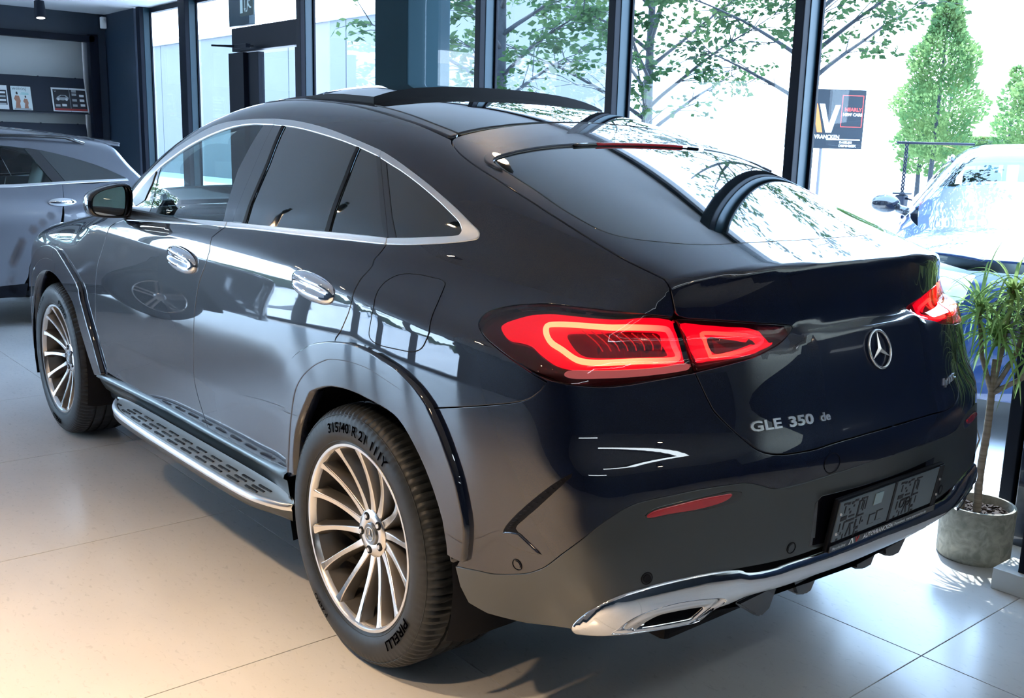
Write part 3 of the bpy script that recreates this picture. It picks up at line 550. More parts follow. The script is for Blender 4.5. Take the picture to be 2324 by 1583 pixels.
panel('windscreen', [(2.60,0,1.22),(2.58,.35,1.215),(2.50,.77,1.215)]+[(a, b-.012, c) for a, b, c in screen[1:-1]]+[(1.64,.56,1.64),(1.60,.3,1.67),(1.58,0,1.685)], (.5, 0, .85), GLASSW, car, seam=True, mode='join', grid=.05, off=-.003)
panel('roof_panel', [(1.58,0,1.685),(1.60,.3,1.67),(1.61,.565,1.64),(1.4,.552,1.66),(1.30,.545,1.67),(1.31,.3,1.70),(1.32,0,1.71)], (.1, 0, 1), PAINT, car, seam=True, mode='join', grid=.03)
panel('roof_rail_strip', sm([(p[0], p[1]-.004, p[2]) for p in rail[2:-1]]+[(.085,.600,1.548)], 3)+[(.085,.572,1.555)]+sm([(.216,.575,1.583),(.373,.571,1.613),(.5,.566,1.632),(.658,.560,1.65),(.886,.545,1.67),(1.3,.540,1.675)], 3), (0, .3, .95), PAINT, car, grid=.012, off=.002, bev=.004)
ROOFG = mat('roof_glass', (.004, .006, .010), .02, 0, 1, .01)
panel('rear_roof_glass', [(.60,0,1.70),(.60,.30,1.69),(.588,.555,1.645)]+sm([(.5,.560,1.632),(.373,.566,1.613),(.216,.570,1.583),(.092,.566,1.556)], 3)+[(.092,.497,1.568),(.090,.404,1.584),(.095,.25,1.600),(.10,0,1.608)], (-.1, 0, 1), ROOFG, car, seam=True, mode='join', grid=.03)
# tilted sunroof: curved glass lid with a dark rim standing above the opening
def sunroof():
    V = []; F = []; nx, ny = 14, 22; X0, X1 = 1.30, .60
    prof = lambda x: float(np.interp(x, [.60, .73, .93, 1.10, 1.18, 1.30], [0, .003, .0, .0, -.004, -.022]))
    for t in range(2):
        for i in range(nx+1):
            for j in range(ny+1):
                x = X0+(X1-X0)*i/nx; y = -.545+1.09*j/ny
                lift = .052*(1-i/nx*0)*sst(np.array((X0-x)/.45))
                z = 1.722-.0*x-.085*y*y-.20*y**4-.16*(abs(y)/.545)**8*.06+(-.010 if x > 1 else 0)*0
                zz = float(np.interp(x, [.55, .8, 1.0, 1.3], [1.697, 1.713, 1.719, 1.718]))-.085*y*y-.20*y**4
                z = zz+float(lift)*.62-.012*(abs(y)/.545)**6
                V.append((x, y, z-(.046 if t else 0)*(.35+.65*i/nx)))
    n = (nx+1)*(ny+1); id_ = lambda t, i, j: t*n+i*(ny+1)+j
    mi = []
    for i in range(nx):
        for j in range(ny):
            F.append((id_(0, i, j), id_(0, i+1, j), id_(0, i+1, j+1), id_(0, i, j+1))); mi.append(0)
            F.append((id_(1, i, j), id_(1, i, j+1), id_(1, i+1, j+1), id_(1, i+1, j))); mi.append(1)
    for i in range(nx):
        F.append((id_(0, i, 0), id_(1, i, 0), id_(1, i+1, 0), id_(0, i+1, 0))); mi.append(1)
        F.append((id_(0, i, ny), id_(0, i+1, ny), id_(1, i+1, ny), id_(1, i, ny))); mi.append(1)
    for j in range(ny):
        F.append((id_(0, 0, j), id_(0, 0, j+1), id_(1, 0, j+1), id_(1, 0, j))); mi.append(1)
        F.append((id_(0, nx, j), id_(1, nx, j), id_(1, nx, j+1), id_(0, nx, j+1))); mi.append(1)
    o = mesh_obj('sunroof', V, F, [ROOFG, BLACKM], car, mi=mi, smooth=True); o.data.set_sharp_from_angle(angle=R(40))
    for s in (1, -1):
        bm = bmesh.new(); add_box(bm, (.66, s*.50, 1.665), (.10, .012, .05), .004); bm_obj('lifter_arm', bm, STEEL, o)
sunroof()
# dark wells and inner structure behind every gap
panel('inner_side_shell', [(2.2,.95,1.15),(1.5,.95,1.17),(.9,.95,1.19),(.3,.95,1.20),(-.2,.9,1.20),(-.6,.9,1.14),(-.72,.9,1.0),(-.72,.9,.55),(-.47,.9,.42)]+[(.46*math.cos(R(a)), .9, .392+.46*math.sin(R(a))) for a in range(175, -1, -12)]+[(.5,.9,.36),(2.3,.9,.36)]+[(cx+.46*math.cos(R(a)), .9, .392+.46*math.sin(R(a))) for a in range(180, -5, -12)]+[(3.45,.8,.5),(3.42,.8,.95),(3.1,.8,1.02),(2.6,.85,1.10)], SIDE, BLACKM, car, off=-.028, rim=False, grid=.05)
panel('inner_rear_shell', [(-.82,0,1.235),(-.80,.45,1.225),(-.73,.64,1.20),(-.6,.80,1.12),(-.55,.88,.9),(-.55,.9,.5),(-.70,.86,.42),(-.88,.80,.44),(-.95,.45,.46),(-1.0,0,.46)], DB, BLACKM, car, off=-.030, rim=False, seam=True, mode='join', grid=.05)
for wx, yy in ((0, 1), (0, -1), (cx, 1), (cx, -1)):
    bm = bmesh.new(); vs = []
    for a in range(-20, 201, 10):
        c, s = math.cos(R(a)), math.sin(R(a))
        vs.append([bm.verts.new((wx+r*c, yy*y, .392+r*s)) for r, y in ((.452, .965), (.47, .93), (.47, .56), (.05, .54))])
    for i in range(len(vs)-1):
        for k in range(3): bm.faces.new((vs[i][k], vs[i+1][k], vs[i+1][k+1], vs[i][k+1]))
    bm_obj('wheel_well', bm, BLACKM, car, smooth=True)
box('underbody', (1.35, 0, .30), (4.3, 1.05, .10), BLACKM, car, .02)
box('underbody', (1.47, 0, .33), (1.95, 1.76, .10), BLACKM, car, .02)
panel('under_tray', [(-1.02,0,.44),(-.99,.45,.43),(-.88,.80,.40),(-.62,.90,.38),(-.50,.90,.36),(-.5,0,.36)], (-.15, 0, -1), BLACKM, car, F=lambda p: .36+.05*np.clip((-p[..., 0]-.5)/.4, 0, 1)-p[..., 2], seam=True, mode='join', grid=.08, rim=False)

# chrome surround of the side windows
def strip(name, a, b, m=SATIN, off=.004, bev=.0025, par=None, **k):
    return panel(name, list(a)+list(b)[::-1], DQ, m, par or car, off=off, bev=bev, gap=.0007, grid=.011, depth=.012, **k)
strip('chrome_strip', sm([(2.262,.80,1.235)]+f['chr_out_f'], 3), sm([(2.25,.81,1.215)]+f['chr_in_f'], 3), par=fd)
strip('chrome_strip', sm(f['chr_out_r'], 3), sm(f['chr_in_r'], 3), par=rd)
cq_o, cq_i = f['chr_out_q'], f['chr_in_q']
strip('chrome_strip', sm(cq_o, 3), sm(cq_i, 3))
strip('chrome_strip', sm([(2.0,.875,1.182)]+f['chr_up_f'][1:], 3), sm([(2.07,.892,1.162)]+f['chr_lo_f'][1:], 3), par=fd)
strip('chrome_strip', sm(f['chr_up_r'], 3), sm(f['chr_lo_r'], 3), par=rd)
# side glass: front glass light, the rest privacy glass, pillars gloss black
cin_f = f['chr_in_f']; upf = f['chr_up_f']
G = dict(off=-.002, grid=.04, gap=.0005, rim=True, depth=.004, bev=.001)
mir_l = [(2.20,.815,1.232),(2.061,.795,1.326),(1.965,.772,1.388)]
panel('window_glass', [(1.945,.772,1.400)]+cin_f[3:10]+[f['bp_left'][0]]+f['bp_left'][1:]+[upf[3],upf[2],(1.86,.875,1.190)], DQ, GLASSF, fd, **G)
panel('quarterlight_trim', mir_l+[(1.955,.772,1.396),(1.90,.83,1.27),(1.87,.872,1.190),(1.96,.872,1.186),(2.10,.855,1.19)], DQ, BLACKG, fd, **G)
panel('mirror_triangle', [(2.20,.812,1.236),(2.065,.793,1.330),(1.985,.775,1.380),(1.97,.80,1.32),(2.00,.83,1.25),(2.10,.835,1.215)], DQ, VALANCE, fd, off=.002, grid=.04, bev=.001)
panel('door_pillar', f['bp_left']+[(1.028,.871,1.229)]+f['bp_gap'][::-1], DQ, BLACKG, fd, **dict(G, off=.0))
b1 = f['bar1']; b1b = f['bar1b']; b2 = f['bar2']; b2b = f['bar2b']
panel('door_pillar', f['bp_gap']+[b1[3]]+b1[::-1][1:], DQ, BLACKG, rd, **dict(G, off=.0, gap=.001))
panel('window_seal', b1+b1b[::-1], DQ, BLACKM, rd, **dict(G, off=.003, grid=.02))
panel('window_glass', [b1b[0]]+f['chr_in_r'][1:6]+[b2[0]]+b2[1:]+[f['chr_up_r'][3],f['chr_up_r'][2]]+b1b[::-1][:-1], DQ, PRIV, rd, **G)
panel('window_seal', b2+b2b[::-1], DQ, BLACKM, rd, **dict(G, off=.003, grid=.02))
panel('window_glass', [b2b[0],f['chr_in_r'][6]]+f['cp_l']+[f['chr_up_r'][4]]+b2b[::-1][:-1], DQ, PRIV, rd, **G)
panel('door_pillar', f['cp_l'][::-1]+f['cp_gap'], DQ, BLACKG, rd, **dict(G, off=.002, gap=.001))
panel('pillar_trim', f['cp_gap'][::-1]+f['cp_r'], DQ, BLACKG, car, **dict(G, off=.001, gap=.001))
panel('quarter_window', f['cp_r'][::-1]+sm(cq_i[1:-1], 2), DQ, PRIV, car, **G)
# fuel flap
panel('fuel_flap', sm(f['fuel'], 2, True), SIDE, PAINT, car, off=.0008, gap=0, bev=.0012, depth=.001)
bm = bmesh.new(); X, N = surf_pts(FC, sm(f['fuel'], 2, True), SIDE); add_tube(bm, [Vector(p+n*.0004) for p, n in zip(X, N)], .0016, 6, closed=True); bm_obj('fuel_flap_gap', bm, BLACKM, car)

# tail lamps
LENS = glass_mat('red_lamp_lens', (.78, .26, .26), ior=1.6)
BOWL = mat('lamp_bowl_dark_red', (.022, .001, .003), .25, 0, .5)
GLOW = mat('lamp_glow_red', (.30, .0, .01), .4, emit=(1.0, .002, .045), es=.50)
def hot_mat(name, y0, y1, c0, c1, es):
    m = mat(name, (.5, .1, .05), .4, emit=c0, es=es); n = m.node_tree; b = n.nodes['Principled BSDF']
    t = n.nodes.new('ShaderNodeTexCoord'); s = n.nodes.new('ShaderNodeSeparateXYZ'); a = n.nodes.new('ShaderNodeMath'); a.operation = 'ABSOLUTE'
    r = n.nodes.new('ShaderNodeMapRange'); r.inputs[1].default_value = y0; r.inputs[2].default_value = y1
    c = n.nodes.new('ShaderNodeValToRGB'); c.color_ramp.elements[0].color = (*c0, 1); c.color_ramp.elements[1].color = (*c1, 1)
    n.links.new(t.outputs['Object'], s.inputs[0]); n.links.new(s.outputs['Y'], a.inputs[0]); n.links.new(a.outputs[0], r.inputs[0]); n.links.new(r.outputs[0], c.inputs[0]); n.links.new(c.outputs[0], b.inputs['Emission Color']); return m
HOT = hot_mat('lamp_light_guide', .62, .76, (1, .02, .06), (1, .46, .20), 2.4); HOTI = hot_mat('lamp_light_guide_inner', .38, .56, (1, .01, .05), (1, .16, .10), 1.5)
RDARK = mat('lamp_inner_reflector', (.10, .006, .010), .18, .6, .5, emit=(1, .003, .03), es=.045)
CLR = mat('clear_reversing_lens', (.75, .72, .70), .18, 0, 1, emit=(.9, .75, .75), es=.14)
DL = (-.55, .8, .12); DI = (-1, .05, .1)
def lamp(dirn, outline, red, loop, dark, white, inner):
    h = panel('tail_lamp', outline, dirn, BOWL, car, off=-.020, gap=.0015, rim=False, grid=.03)
    for s, par in zip((0, 1), h): par.name = 'tail_lamp'
    panel('lamp_lens', outline, dirn, LENS, h, off=.0005, gap=.0015, grid=.015, depth=.02)
    panel('light_field', sm(red, 3, True), dirn, GLOW, h, off=-.013, gap=0, grid=.02, holes=[sm(dark, 3, True)], depth=.006)
    X, N = surf_pts(FC, sm(loop, 5, True), dirn)
    for s, par in zip((1, -1), h):
        bm = bmesh.new(); add_tube(bm, [Vector((p[0]-n[0]*.010, s*(p[1]-n[1]*.010), p[2]-n[2]*.010)) for p, n in zip(X, N)], .0072 if not inner else .0048, 8, closed=True)
        bm_obj('light_guide', bm, HOTI if inner else HOT, par, smooth=True)
    panel('lamp_reflector', sm(dark, 3, True), dirn, RDARK, h, off=-.018, gap=0, grid=.02, rim=False)
    if white: panel('reversing_lens', sm(white, 3, True), dirn, CLR, h, off=-.006, gap=.001, grid=.02, bev=.002)
    return h
lo = lamp(DL, tlc, f['tl_red'], f['tl_loop'], f['tl_dark'], f['tl_white'], False)
li = lamp(DI, tinc, [p for i, p in enumerate(f['tli_red']) if i not in (4, 5)], f['tli_loop'], f['tli_dark'], None, True)
dk = [np.array(p) for p in f['tl_dark']]
for i in range(8):
    t = (i+.7)/8.6; a = dk[1]*(1-t)+dk[4]*t; b = dk[9]*(1-t)+dk[6]*t
    X, N = surf_pts(FC, [a*(1-s)+b*s+np.array([-.004*math.sin(s*PI)*3, 0, 0]) for s in (0.08, .3, .5, .7, .92)], DL)
    for s, par in zip((1, -1), lo):
        bm = bmesh.new(); add_tube(bm, [Vector((p[0]-n[0]*(.004+.010*k/4), s*(p[1]-n[1]*(.004+.010*k/4)), p[2])) for k, (p, n) in enumerate(zip(X, N))], .0016, 5); bm_obj('reflector_rib', bm, mat('rib_red', (.4, .05, .06), .2, .3, emit=(1, .03, .06), es=.25), par)
# spoiler lip over the rear window with the high brake light
sp = sm([(-.17,.628,1.460),(-.122,.626,1.481),(-.096,.598,1.503),(-.078,.54,1.517),(-.068,.439,1.536),(-.055,.292,1.556),(-.045,.15,1.567),(-.042,0,1.570)], 4)
spi = sm([(-.19,.622,1.457),(-.145,.618,1.476),(-.128,.596,1.492),(-.124,.55,1.502),(-.128,.439,1.521),(-.134,.292,1.534),(-.140,.15,1.539),(-.142,0,1.540)], 4)
panel('spoiler_lip', sp+spi[::-1], (-.6, 0, .8), PAINT, car, seam=True, mode='join', off=.007, grid=.01, bev=.004, depth=.012, gap=.001)
bm = bmesh.new(); X, N = surf_pts(FC, sm([(-.146,y,1.54) for y in np.linspace(-.21, .21, 15)], 1), (-.6, 0, .8))
add_tube(bm, [Vector(p+n*.004) for p, n in zip(X, N)], .0050, 8); bm_obj('high_brake_light', bm, mat('brake_light_red', (.22, .006, .012), .15, 0, 1, emit=(1, .02, .04), es=.05), car, smooth=True)
bm = bmesh.new(); X, N = surf_pts(FC, [(-.144,y,1.54) for y in np.linspace(-.30, .30, 19)], (-.6, 0, .8))
add_tube(bm, [Vector(p+n*.001) for p, n in zip(X, N)], .0065, 8); bm_obj('spoiler_seal', bm, BLACKG, car, smooth=True)
# reflectors, vents, sensors, tow cover
panel('reflector_surround', sm(f['refl_r'], 3, True), DB, BLACKG, car, off=.0015, gap=0, grid=.015, bev=.002)
panel('rear_reflector', sm(f['refl'], 3, True), DB, mat('red_reflector', (.35, .006, .016), .12, 0, 1, .02, emit=(1, .02, .03), es=.02), car, off=.005, gap=.002, grid=.012, bev=.003)
vn = f['vent']
panel('side_vent', sm(vn[:9], 3)+[vn[9]]+sm(vn[9:], 3)[1:], SIDE, mat('vent_matt_black', (.003, .003, .006), .7, spec=.2), car, off=.0012, gap=0, grid=.012, bev=.001, depth=.002)
panel('vent_blade', [vn[4],vn[5],vn[6],vn[7],vn[8],vn[9],vn[10],(-.70,.955,.628),(-.668,.96,.622)], SIDE, PAINT, car, off=.006, gap=.003, grid=.012, bev=.004, depth=.006)
X, N = surf_pts(FC, sm([vn[15],vn[14],vn[13],vn[12],vn[11]], 4), SIDE); X2, N2 = surf_pts(FC, sm([vn[0],vn[1],vn[2],vn[3],vn[4]], 4), SIDE)
for s in (1, -1):
    bm = bmesh.new()
    for i in range(1, len(X)-1):
        a = Vector((X[i][0]*.9+X2[i][0]*.1, s*(X[i][1]+.003), X[i][2]*.9+X2[i][2]*.1)); b = Vector((X[i][0]*.15+X2[i][0]*.85, s*(X2[i][1]+.003), X[i][2]*.15+X2[i][2]*.85))
        add_tube(bm, [a*.7+b*.3, b*.8+a*.2], .0009, 4)
    tag(bm_obj('vent_grille', bm, BLACKM, car), kind='stuff')
def disc_on(name, p, d, r, h, m, par, ring=None, both=True):
    X, N = surf_pts(FC, [p], d)
    for s in ((1, -1) if both else (1,)):
        c = Vector((X[0][0], s*X[0][1], X[0][2])); n = Vector((N[0][0], s*N[0][1], N[0][2]))
        bm = bmesh.new(); add_cyl(bm, c-n*.004, c+n*h, r, r*.96, 28)
        o = bm_obj(name, bm, m, par, smooth=True, angle=40)
        if ring:
            q = n.to_track_quat('Z', 'Y'); bm = bmesh.new()
            add_tube(bm, [c+n*.0008+q @ Vector((math.cos(a*PI/14)*r*1.35, math.sin(a*PI/14)*r*1.35, 0)) for a in range(28)], .0014, 5, closed=True); bm_obj('sensor_ring', bm, ring, o)
for i, (p, m_) in enumerate(zip(f['sens'], (PAINT, BLACKM, VALANCE))):
    disc_on('parking_sensor', p, DB, .0105, .002, m_, car, ring=BLACKM)
disc_on('tow_eye_cover', f['tow'][0], DB, .0005, .0001, PAINT, car, ring=None, both=False)
X, N = surf_pts(FC, [f['tow'][0]], DB); c = Vector(X[0]); q = Vector(N[0]).to_track_quat('Z', 'Y')
bm = bmesh.new(); add_tube(bm, [c+Vector(N[0])*.0006+q @ Vector((math.cos(a*PI/15)*.029, math.sin(a*PI/15)*.026, 0)) for a in range(30)], .0009, 5, closed=True); bm_obj('tow_cover_gap', bm, BLACKM, car)
# tail pipe finishers
exi = f['exh_i']
for s in (1, -1):
    Xo, No = bar_post(*surf_pts(FC, sm(exo, 4, True), DB)); k = len(Xo)
    def rs(P, k=80):
        P = np.array(P); P = np.roll(P, -int(np.argmax(P[:, 1])), 0); P = np.vstack([P, P[:1]]); L = np.r_[0, np.cumsum(np.linalg.norm(np.diff(P, axis=0), axis=1))]
        return np.array([[np.interp(t, L, P[:, c]) for c in range(3)] for t in np.linspace(0, L[-1], k, endpoint=False)])
    ex = rs(sm(exi, 4, True)); Xo, No = bar_post(*surf_pts(FC, rs(sm(exo, 4, True)), DB)); k = 80
    # start both loops at their left end
    Xi, Ni = bar_post(*surf_pts(FC, ex, DB)); bm = bmesh.new(); rings = []
    for (A, o1) in ((Xo+No*.010, 0), (Xo+No*.002, 0), ((Xo*.45+Xi*.55)+No*.004, 0), (Xi+Ni*.007, 0), (Xi-Ni*.004, 0), (Xi-Ni*.05-np.array([0, 0, .0]), 1)):
        rings.append([bm.verts.new((p[0], s*p[1], p[2])) for p in A])
    for j in range(len(rings)-1):
        for i in range(k):
            fa = bm.faces.new((rings[j][i], rings[j][(i+1) % k], rings[j+1][(i+1) % k], rings[j+1][i])); fa.smooth = True; fa.material_index = 1 if j >= 4 else 0
    fa = bm.faces.new(rings[-1]); fa.material_index = 1
    bm_obj('exhaust_finisher', bm, [CHROME, BLACKM], car)
# diffuser fins below the bar
for pts in ([(.50,.432),(.32,.440),(.352,.375),(.385,.362),(.41,.372)], [(.275,.448),(.115,.452),(.168,.372),(.190,.368),(.235,.380)], [(-.026,.45),(-.18,.448),(-.131,.368),(-.10,.366),(-.05,.378)], [(-.18,.445),(-.345,.44),(-.284,.366),(-.25,.366),(-.205,.380)]):
    bm = bmesh.new(); A = [bm.verts.new((-1.00, y, z)) for y, z in pts]; B = [bm.verts.new((-.70, y*.97, z+.02)) for y, z in pts]; n = len(pts)
    bm.faces.new(A); bm.faces.new(B[::-1])
    for i in range(n): bm.faces.new((A[i], B[i], B[(i+1) % n], A[(i+1) % n]))
    bmesh.ops.bevel(bm, geom=bm.edges[:], offset=.006, segments=2, affect='EDGES'); bm_obj('diffuser_fin', bm, BLACKG, car, smooth=True, angle=50)

# door handles: a chromed pull over a dark bowl
for par, pts in ((fd, f['handle_f']), (rd, f['handle_r'])):
    P = np.array(pts); c = P.mean(0); hw = (P[:, 0].max()-P[:, 0].min())/2; hh = (P[:, 2].max()-P[:, 2].min())/2; tilt = .10
    for s, pp in zip((1, -1), par):
        V = []; Fc = []; nu, nv = 20, 28
        X, N = surf_pts(FC, [c], SIDE); y0 = X[0][1]
        for i in range(nu+1):
            for j in range(nv):
                r = math.sin(i/nu*PI/2); a = 2*PI*j/nv
                dx = hw*r*math.copysign(abs(math.cos(a))**.8, math.cos(a)); dz = hh*r*math.copysign(abs(math.sin(a))**.85, math.sin(a))
                dz2 = dz+dx*tilt
                dy = .034*math.cos(i/nu*PI/2)**.7-.014*math.exp(-((dz-.004)/.012)**2)*(1-r**4)
                V.append((c[0]+dx, s*(y0+.001+dy-.03*max(0, abs(dx)-.08)), c[2]+dz2))
        for i in range(nu):
            for j in range(nv): Fc.append((i*nv+j, i*nv+(j+1) % nv, (i+1)*nv+(j+1) % nv, (i+1)*nv+j))
        o = mesh_obj('door_handle', V, Fc, CHROME, pp, smooth=True)
        bm = bmesh.new(); add_tube(bm, [V[nu*nv+j] for j in range(nv)], .0022, 6, closed=True); bm_obj('handle_rim', bm, CHROME, pp, smooth=True)

# door mirrors
mir = sm([(1.95,1.067,1.262),(1.95,1.045,1.285),(1.95,1.00,1.302),(1.95,.94,1.312),(1.95,.915,1.30),(1.95,.912,1.25),(1.95,.922,1.20),(1.95,.945,1.188),(1.95,1.02,1.190),(1.95,1.058,1.20),(1.95,1.072,1.225)], 4, True)
mc = np.mean(mir, 0)
for s in (1, -1):
    bm = bmesh.new(); rings = []; n = len(mir)
    for dx, sc, in ((.004, .985), (0, 1.10), (.012, 1.17), (.05, 1.18), (.10, 1.02), (.135, .72), (.15, .3)):
        rings.append([bm.verts.new((1.95+dx+(.02 if dx > .004 else 0), s*(mc[1]+(p[1]-mc[1])*sc-.006), mc[2]+(p[2]-mc[2])*sc)) for p in mir])
    for j in range(len(rings)-1):
        for i in range(n):
            fa = bm.faces.new((rings[j][i], rings[j][(i+1) % n], rings[j+1][(i+1) % n], rings[j+1][i])); fa.smooth = True; fa.material_index = 1 if j < 1 else 0
    bm.faces.new(rings[-1]); mo = bm_obj('door_mirror', bm, [PAINT, BLACKG], car)
    q = [(1.965+(.012 if s > 0 else .012)*(mc[1]-p[1])/.08, s*(mc[1]+(p[1]-mc[1])*.98-.006), mc[2]+(p[2]-mc[2])*.98) for p in mir]
    bm = bmesh.new(); bm.faces.new([bm.verts.new(p) for p in q]); bm_obj('mirror_glass', bm, MIRROR, mo)
    bm = bmesh.new(); add_tube(bm, [(2.03, s*.94, 1.215), (2.06, s*.90, 1.19), (2.08, s*.86, 1.17)], [.03, .025, .03], 10); bm_obj('mirror_arm', bm, BLACKG, mo, smooth=True)

# side step and sill
STEP = mat('step_tread_aluminium', (.42, .46, .47), .35, .7)
so = sm([(2.04,.985,.375),(1.99,1.015,.375),(1.90,1.045,.375),(1.77,1.063,.375),(1.5,1.070,.375),(1.14,1.070,.375),(.82,1.066,.375),(.60,1.058,.375),(.50,1.040,.375),(.42,1.012,.375),(.385,.99,.375)], 4)
si = sm([(2.04,.975,.378),(1.96,.958,.378),(1.76,.950,.378),(1.46,.946,.378),(1.18,.944,.378),(.94,.942,.378),(.71,.942,.378),(.56,.945,.378),(.455,.955,.378),(.42,.965,.378),(.385,.98,.378)], 4)
for s in (1, -1):
    n = len(so); bm = bmesh.new(); cols = []
    for i in range(n):
        a, b = so[i], si[i]
        P = [(b[0], b[1], b[2]+.004), (b[0]*.9+a[0]*.1, b[1]*.82+a[1]*.18-0, .374), (a[0]*.92+b[0]*.08, a[1]-.022, .374)]
        cols.append([bm.verts.new((p[0], s*p[1], p[2])) for p in P])
    for i in range(n-1):
        for k in range(2): bm.faces.new((cols[i][k], cols[i+1][k], cols[i+1][k+1], cols[i][k+1])).smooth = True
    stp = bm_obj('side_step', bm, STEP, car)
    bm = bmesh.new(); cols = []
    for i in range(n):
        a, b = np.array(so[i]), np.array(si[i]); w = min(1, max(.0, (a[1]-b[1])/.05)); ins = .022*w
        P = [(a[0], a[1]-ins, .374), (a[0], a[1]-ins*.6, .380), (a[0], a[1]-.004, .377), (a[0], a[1], .366), (a[0], a[1]-.002, .356)]
        cols.append([bm.verts.new((p[0], s*p[1], p[2])) for p in P])
    for i in range(n-1):
        for k in range(4): bm.faces.new((cols[i][k], cols[i+1][k], cols[i+1][k+1], cols[i][k+1])).smooth = True
    bm_obj('step_edge_trim', bm, SATIN, stp)
    bm = bmesh.new(); cols = []
    for i in range(n):
        a, b = np.array(so[i]), np.array(si[i])
        P = [(a[0], a[1]-.003, .358), (a[0], a[1]-.004, .335), (a[0], a[1]-.05*(a[1]-b[1])/.12, .322), (b[0], b[1]-.06, .33)]
        cols.append([bm.verts.new((p[0], s*p[1], p[2])) for p in P])
    for i in range(n-1):
        for k in range(3): bm.faces.new((cols[i][k], cols[i+1][k], cols[i+1][k+1], cols[i][k+1])).smooth = True
    bm_obj('step_underside', bm, VALANCE, stp)
    SLOT = mat('step_slot_rubber', (.004, .005, .008), .5)
    for r_ in range(3):                                # rows of raised rubber grip bars
        nb = 11
        for i in range(nb):
            x = 1.93-i*.132-r_*.03*0
            x0 = x-.012*r_; t = min(n-2, max(1, int(np.argmin([abs(p[0]-x0) for p in so]))))
            yo, yi = so[t][1]-.030, si[t][1]+.030
            if yo-yi < .018+.012*r_: continue
            y = yo-(yo-yi)*(r_+.35)/2.7
            L = .088 if i else .04
            bm = bmesh.new(); add_box(bm, (x0, s*y, .3752), (L, .0095, .004), .002)
            add_box(bm, (x0+L*.22, s*(y+.004), .3750), (L*.4, .006, .0036), .0015); bm_obj('grip_bar', bm, SLOT, stp)
    # sill trim above the step
    st = sm([(2.345,.956,.424),(2.2,.957,.428),(1.86,.944,.430),(1.5,.941,.436),(1.13,.940,.436),(.73,.944,.440),(.50,.965,.452),(.43,.982,.464)], 4)
    bm = bmesh.new(); cols = []
    for a in st:
        P = [(a[0], a[1]-.012, a[2]+.014), (a[0], a[1]+.008, a[2]+.004), (a[0], a[1]+.012, a[2]-.010), (a[0], a[1]-.002, a[2]-.018), (a[0], a[1]-.012, .382), (a[0], a[1]-.03, .35), (a[0], a[1]-.08, .31)]
        cols.append([bm.verts.new((p[0], s*p[1], p[2])) for p in P])
    for i in range(len(st)-1):
        for k in range(6):
            fa = bm.faces.new((cols[i][k], cols[i+1][k], cols[i+1][k+1], cols[i][k+1])); fa.smooth = True
    bm_obj('sill_trim', bm, mat('sill_graphite', (.10, .13, .145), .28, .6, .4, .2), car)

# badges and model lettering
def on_tail(V2, F2, origin, right, up, d, off=.0035, thick=.003, name='lettering', m=CHROME, parent=None):
    """maps flat 2D shapes onto the tail surface"""
    o = np.array(origin); r = np.array(right, float); r /= np.linalg.norm(r); up = np.array(up, float); up /= np.linalg.norm(up)
    P = [o+r*v[0]+up*v[1] for v in V2]; X, N = surf_pts(FC, P, d); n = len(X)
    bm = bmesh.new(); top = [bm.verts.new(x+k*(off)) for x, k in zip(X, N)]
    for fc in F2:
        try: bm.faces.new([top[i] for i in fc])
        except ValueError: pass
    bmesh.ops.recalc_face_normals(bm, faces=bm.faces[:])
    be = [e for e in bm.edges if e.is_boundary]
    r_ = bmesh.ops.extrude_edge_only(bm, edges=be); vs = [g for g in r_['geom'] if isinstance(g, bmesh.types.BMVert)]
    dd = Vector(N.mean(0)); bmesh.ops.translate(bm, verts=vs, vec=-dd*(off+.001))
    return bm_obj(name, bm, m, parent or car)
def lettering(s, size, origin, right, up, d, bold=.0, name='lettering', m=CHROME, sx=1.0, off=.0035, parent=None):
    V, F = text_mesh(s, size, bold); V = [(v[0]*sx, v[1]) for v in V]
    return on_tail(V, F, origin, right, up, d, name=name, m=m, off=off, parent=parent)
BADGE = mat('badge_chrome', (.88, .9, .93), .28, .9, .6)
DR = (-1, 0, .15)
lettering('GLE', .034, (-1.0, .499, .8745), (-.2, -1, .01), (.1, 0, 1), DR, .0009, 'model_lettering', BADGE, 1.62); lettering('350', .034, (-1.03, .384, .8755), (-.2, -1, .01), (.1, 0, 1), DR, .0012, 'model_lettering', BADGE, 1.62)
lettering('de', .029, (-1.05, .279, .8775), (-.1, -1, .02), (.1, 0, 1), DR, .0007, 'model_lettering', BADGE, 1.25)
lettering('4', .037, (-1.03, -.368, .871), (.25, -1, .0), (.1, 0, 1), DR, .0004, 'model_lettering', BADGE, 1.2); lettering('MATIC', .023, (-1.025, -.395, .874), (.25, -1, .05), (.1, 0, 1), DR, .0001, 'model_lettering', BADGE, 1.6)
# three-pointed star in a ring
c = np.array([-1.025, 0, 1.026]); r = .050
X, N = surf_pts(FC, [c+np.array([0, math.cos(a)*r, math.sin(a)*r]) for a in np.arange(0, 2*PI, PI/24)], DR)
cx_, cn = surf_pts(FC, [c], DR)
bm = bmesh.new(); add_tube(bm, [Vector(x+n*.006) for x, n in zip(X, N)], .0038, 8, closed=True); star = bm_obj('star_emblem', bm, BADGE, car, smooth=True)
bm = bmesh.new(); cc = Vector(cx_[0]+cn[0]*.010); nrm = Vector(cn[0]); up = (Vector((0, 0, 1))-nrm*nrm.z).normalized(); rt = up.cross(nrm)
for k in range(3):
    a = PI/2+k*2*PI/3; tip = Vector(cx_[0])+(rt*math.cos(a)+up*math.sin(a))*(r-.001)+nrm*.006
    for sg in (1, -1):
        b = a+sg*PI/3; v = Vector(cx_[0])+(rt*math.cos(b)+up*math.sin(b))*.0085+nrm*.005
        bm.faces.new([bm.verts.new(cc), bm.verts.new(tip), bm.verts.new(v)])
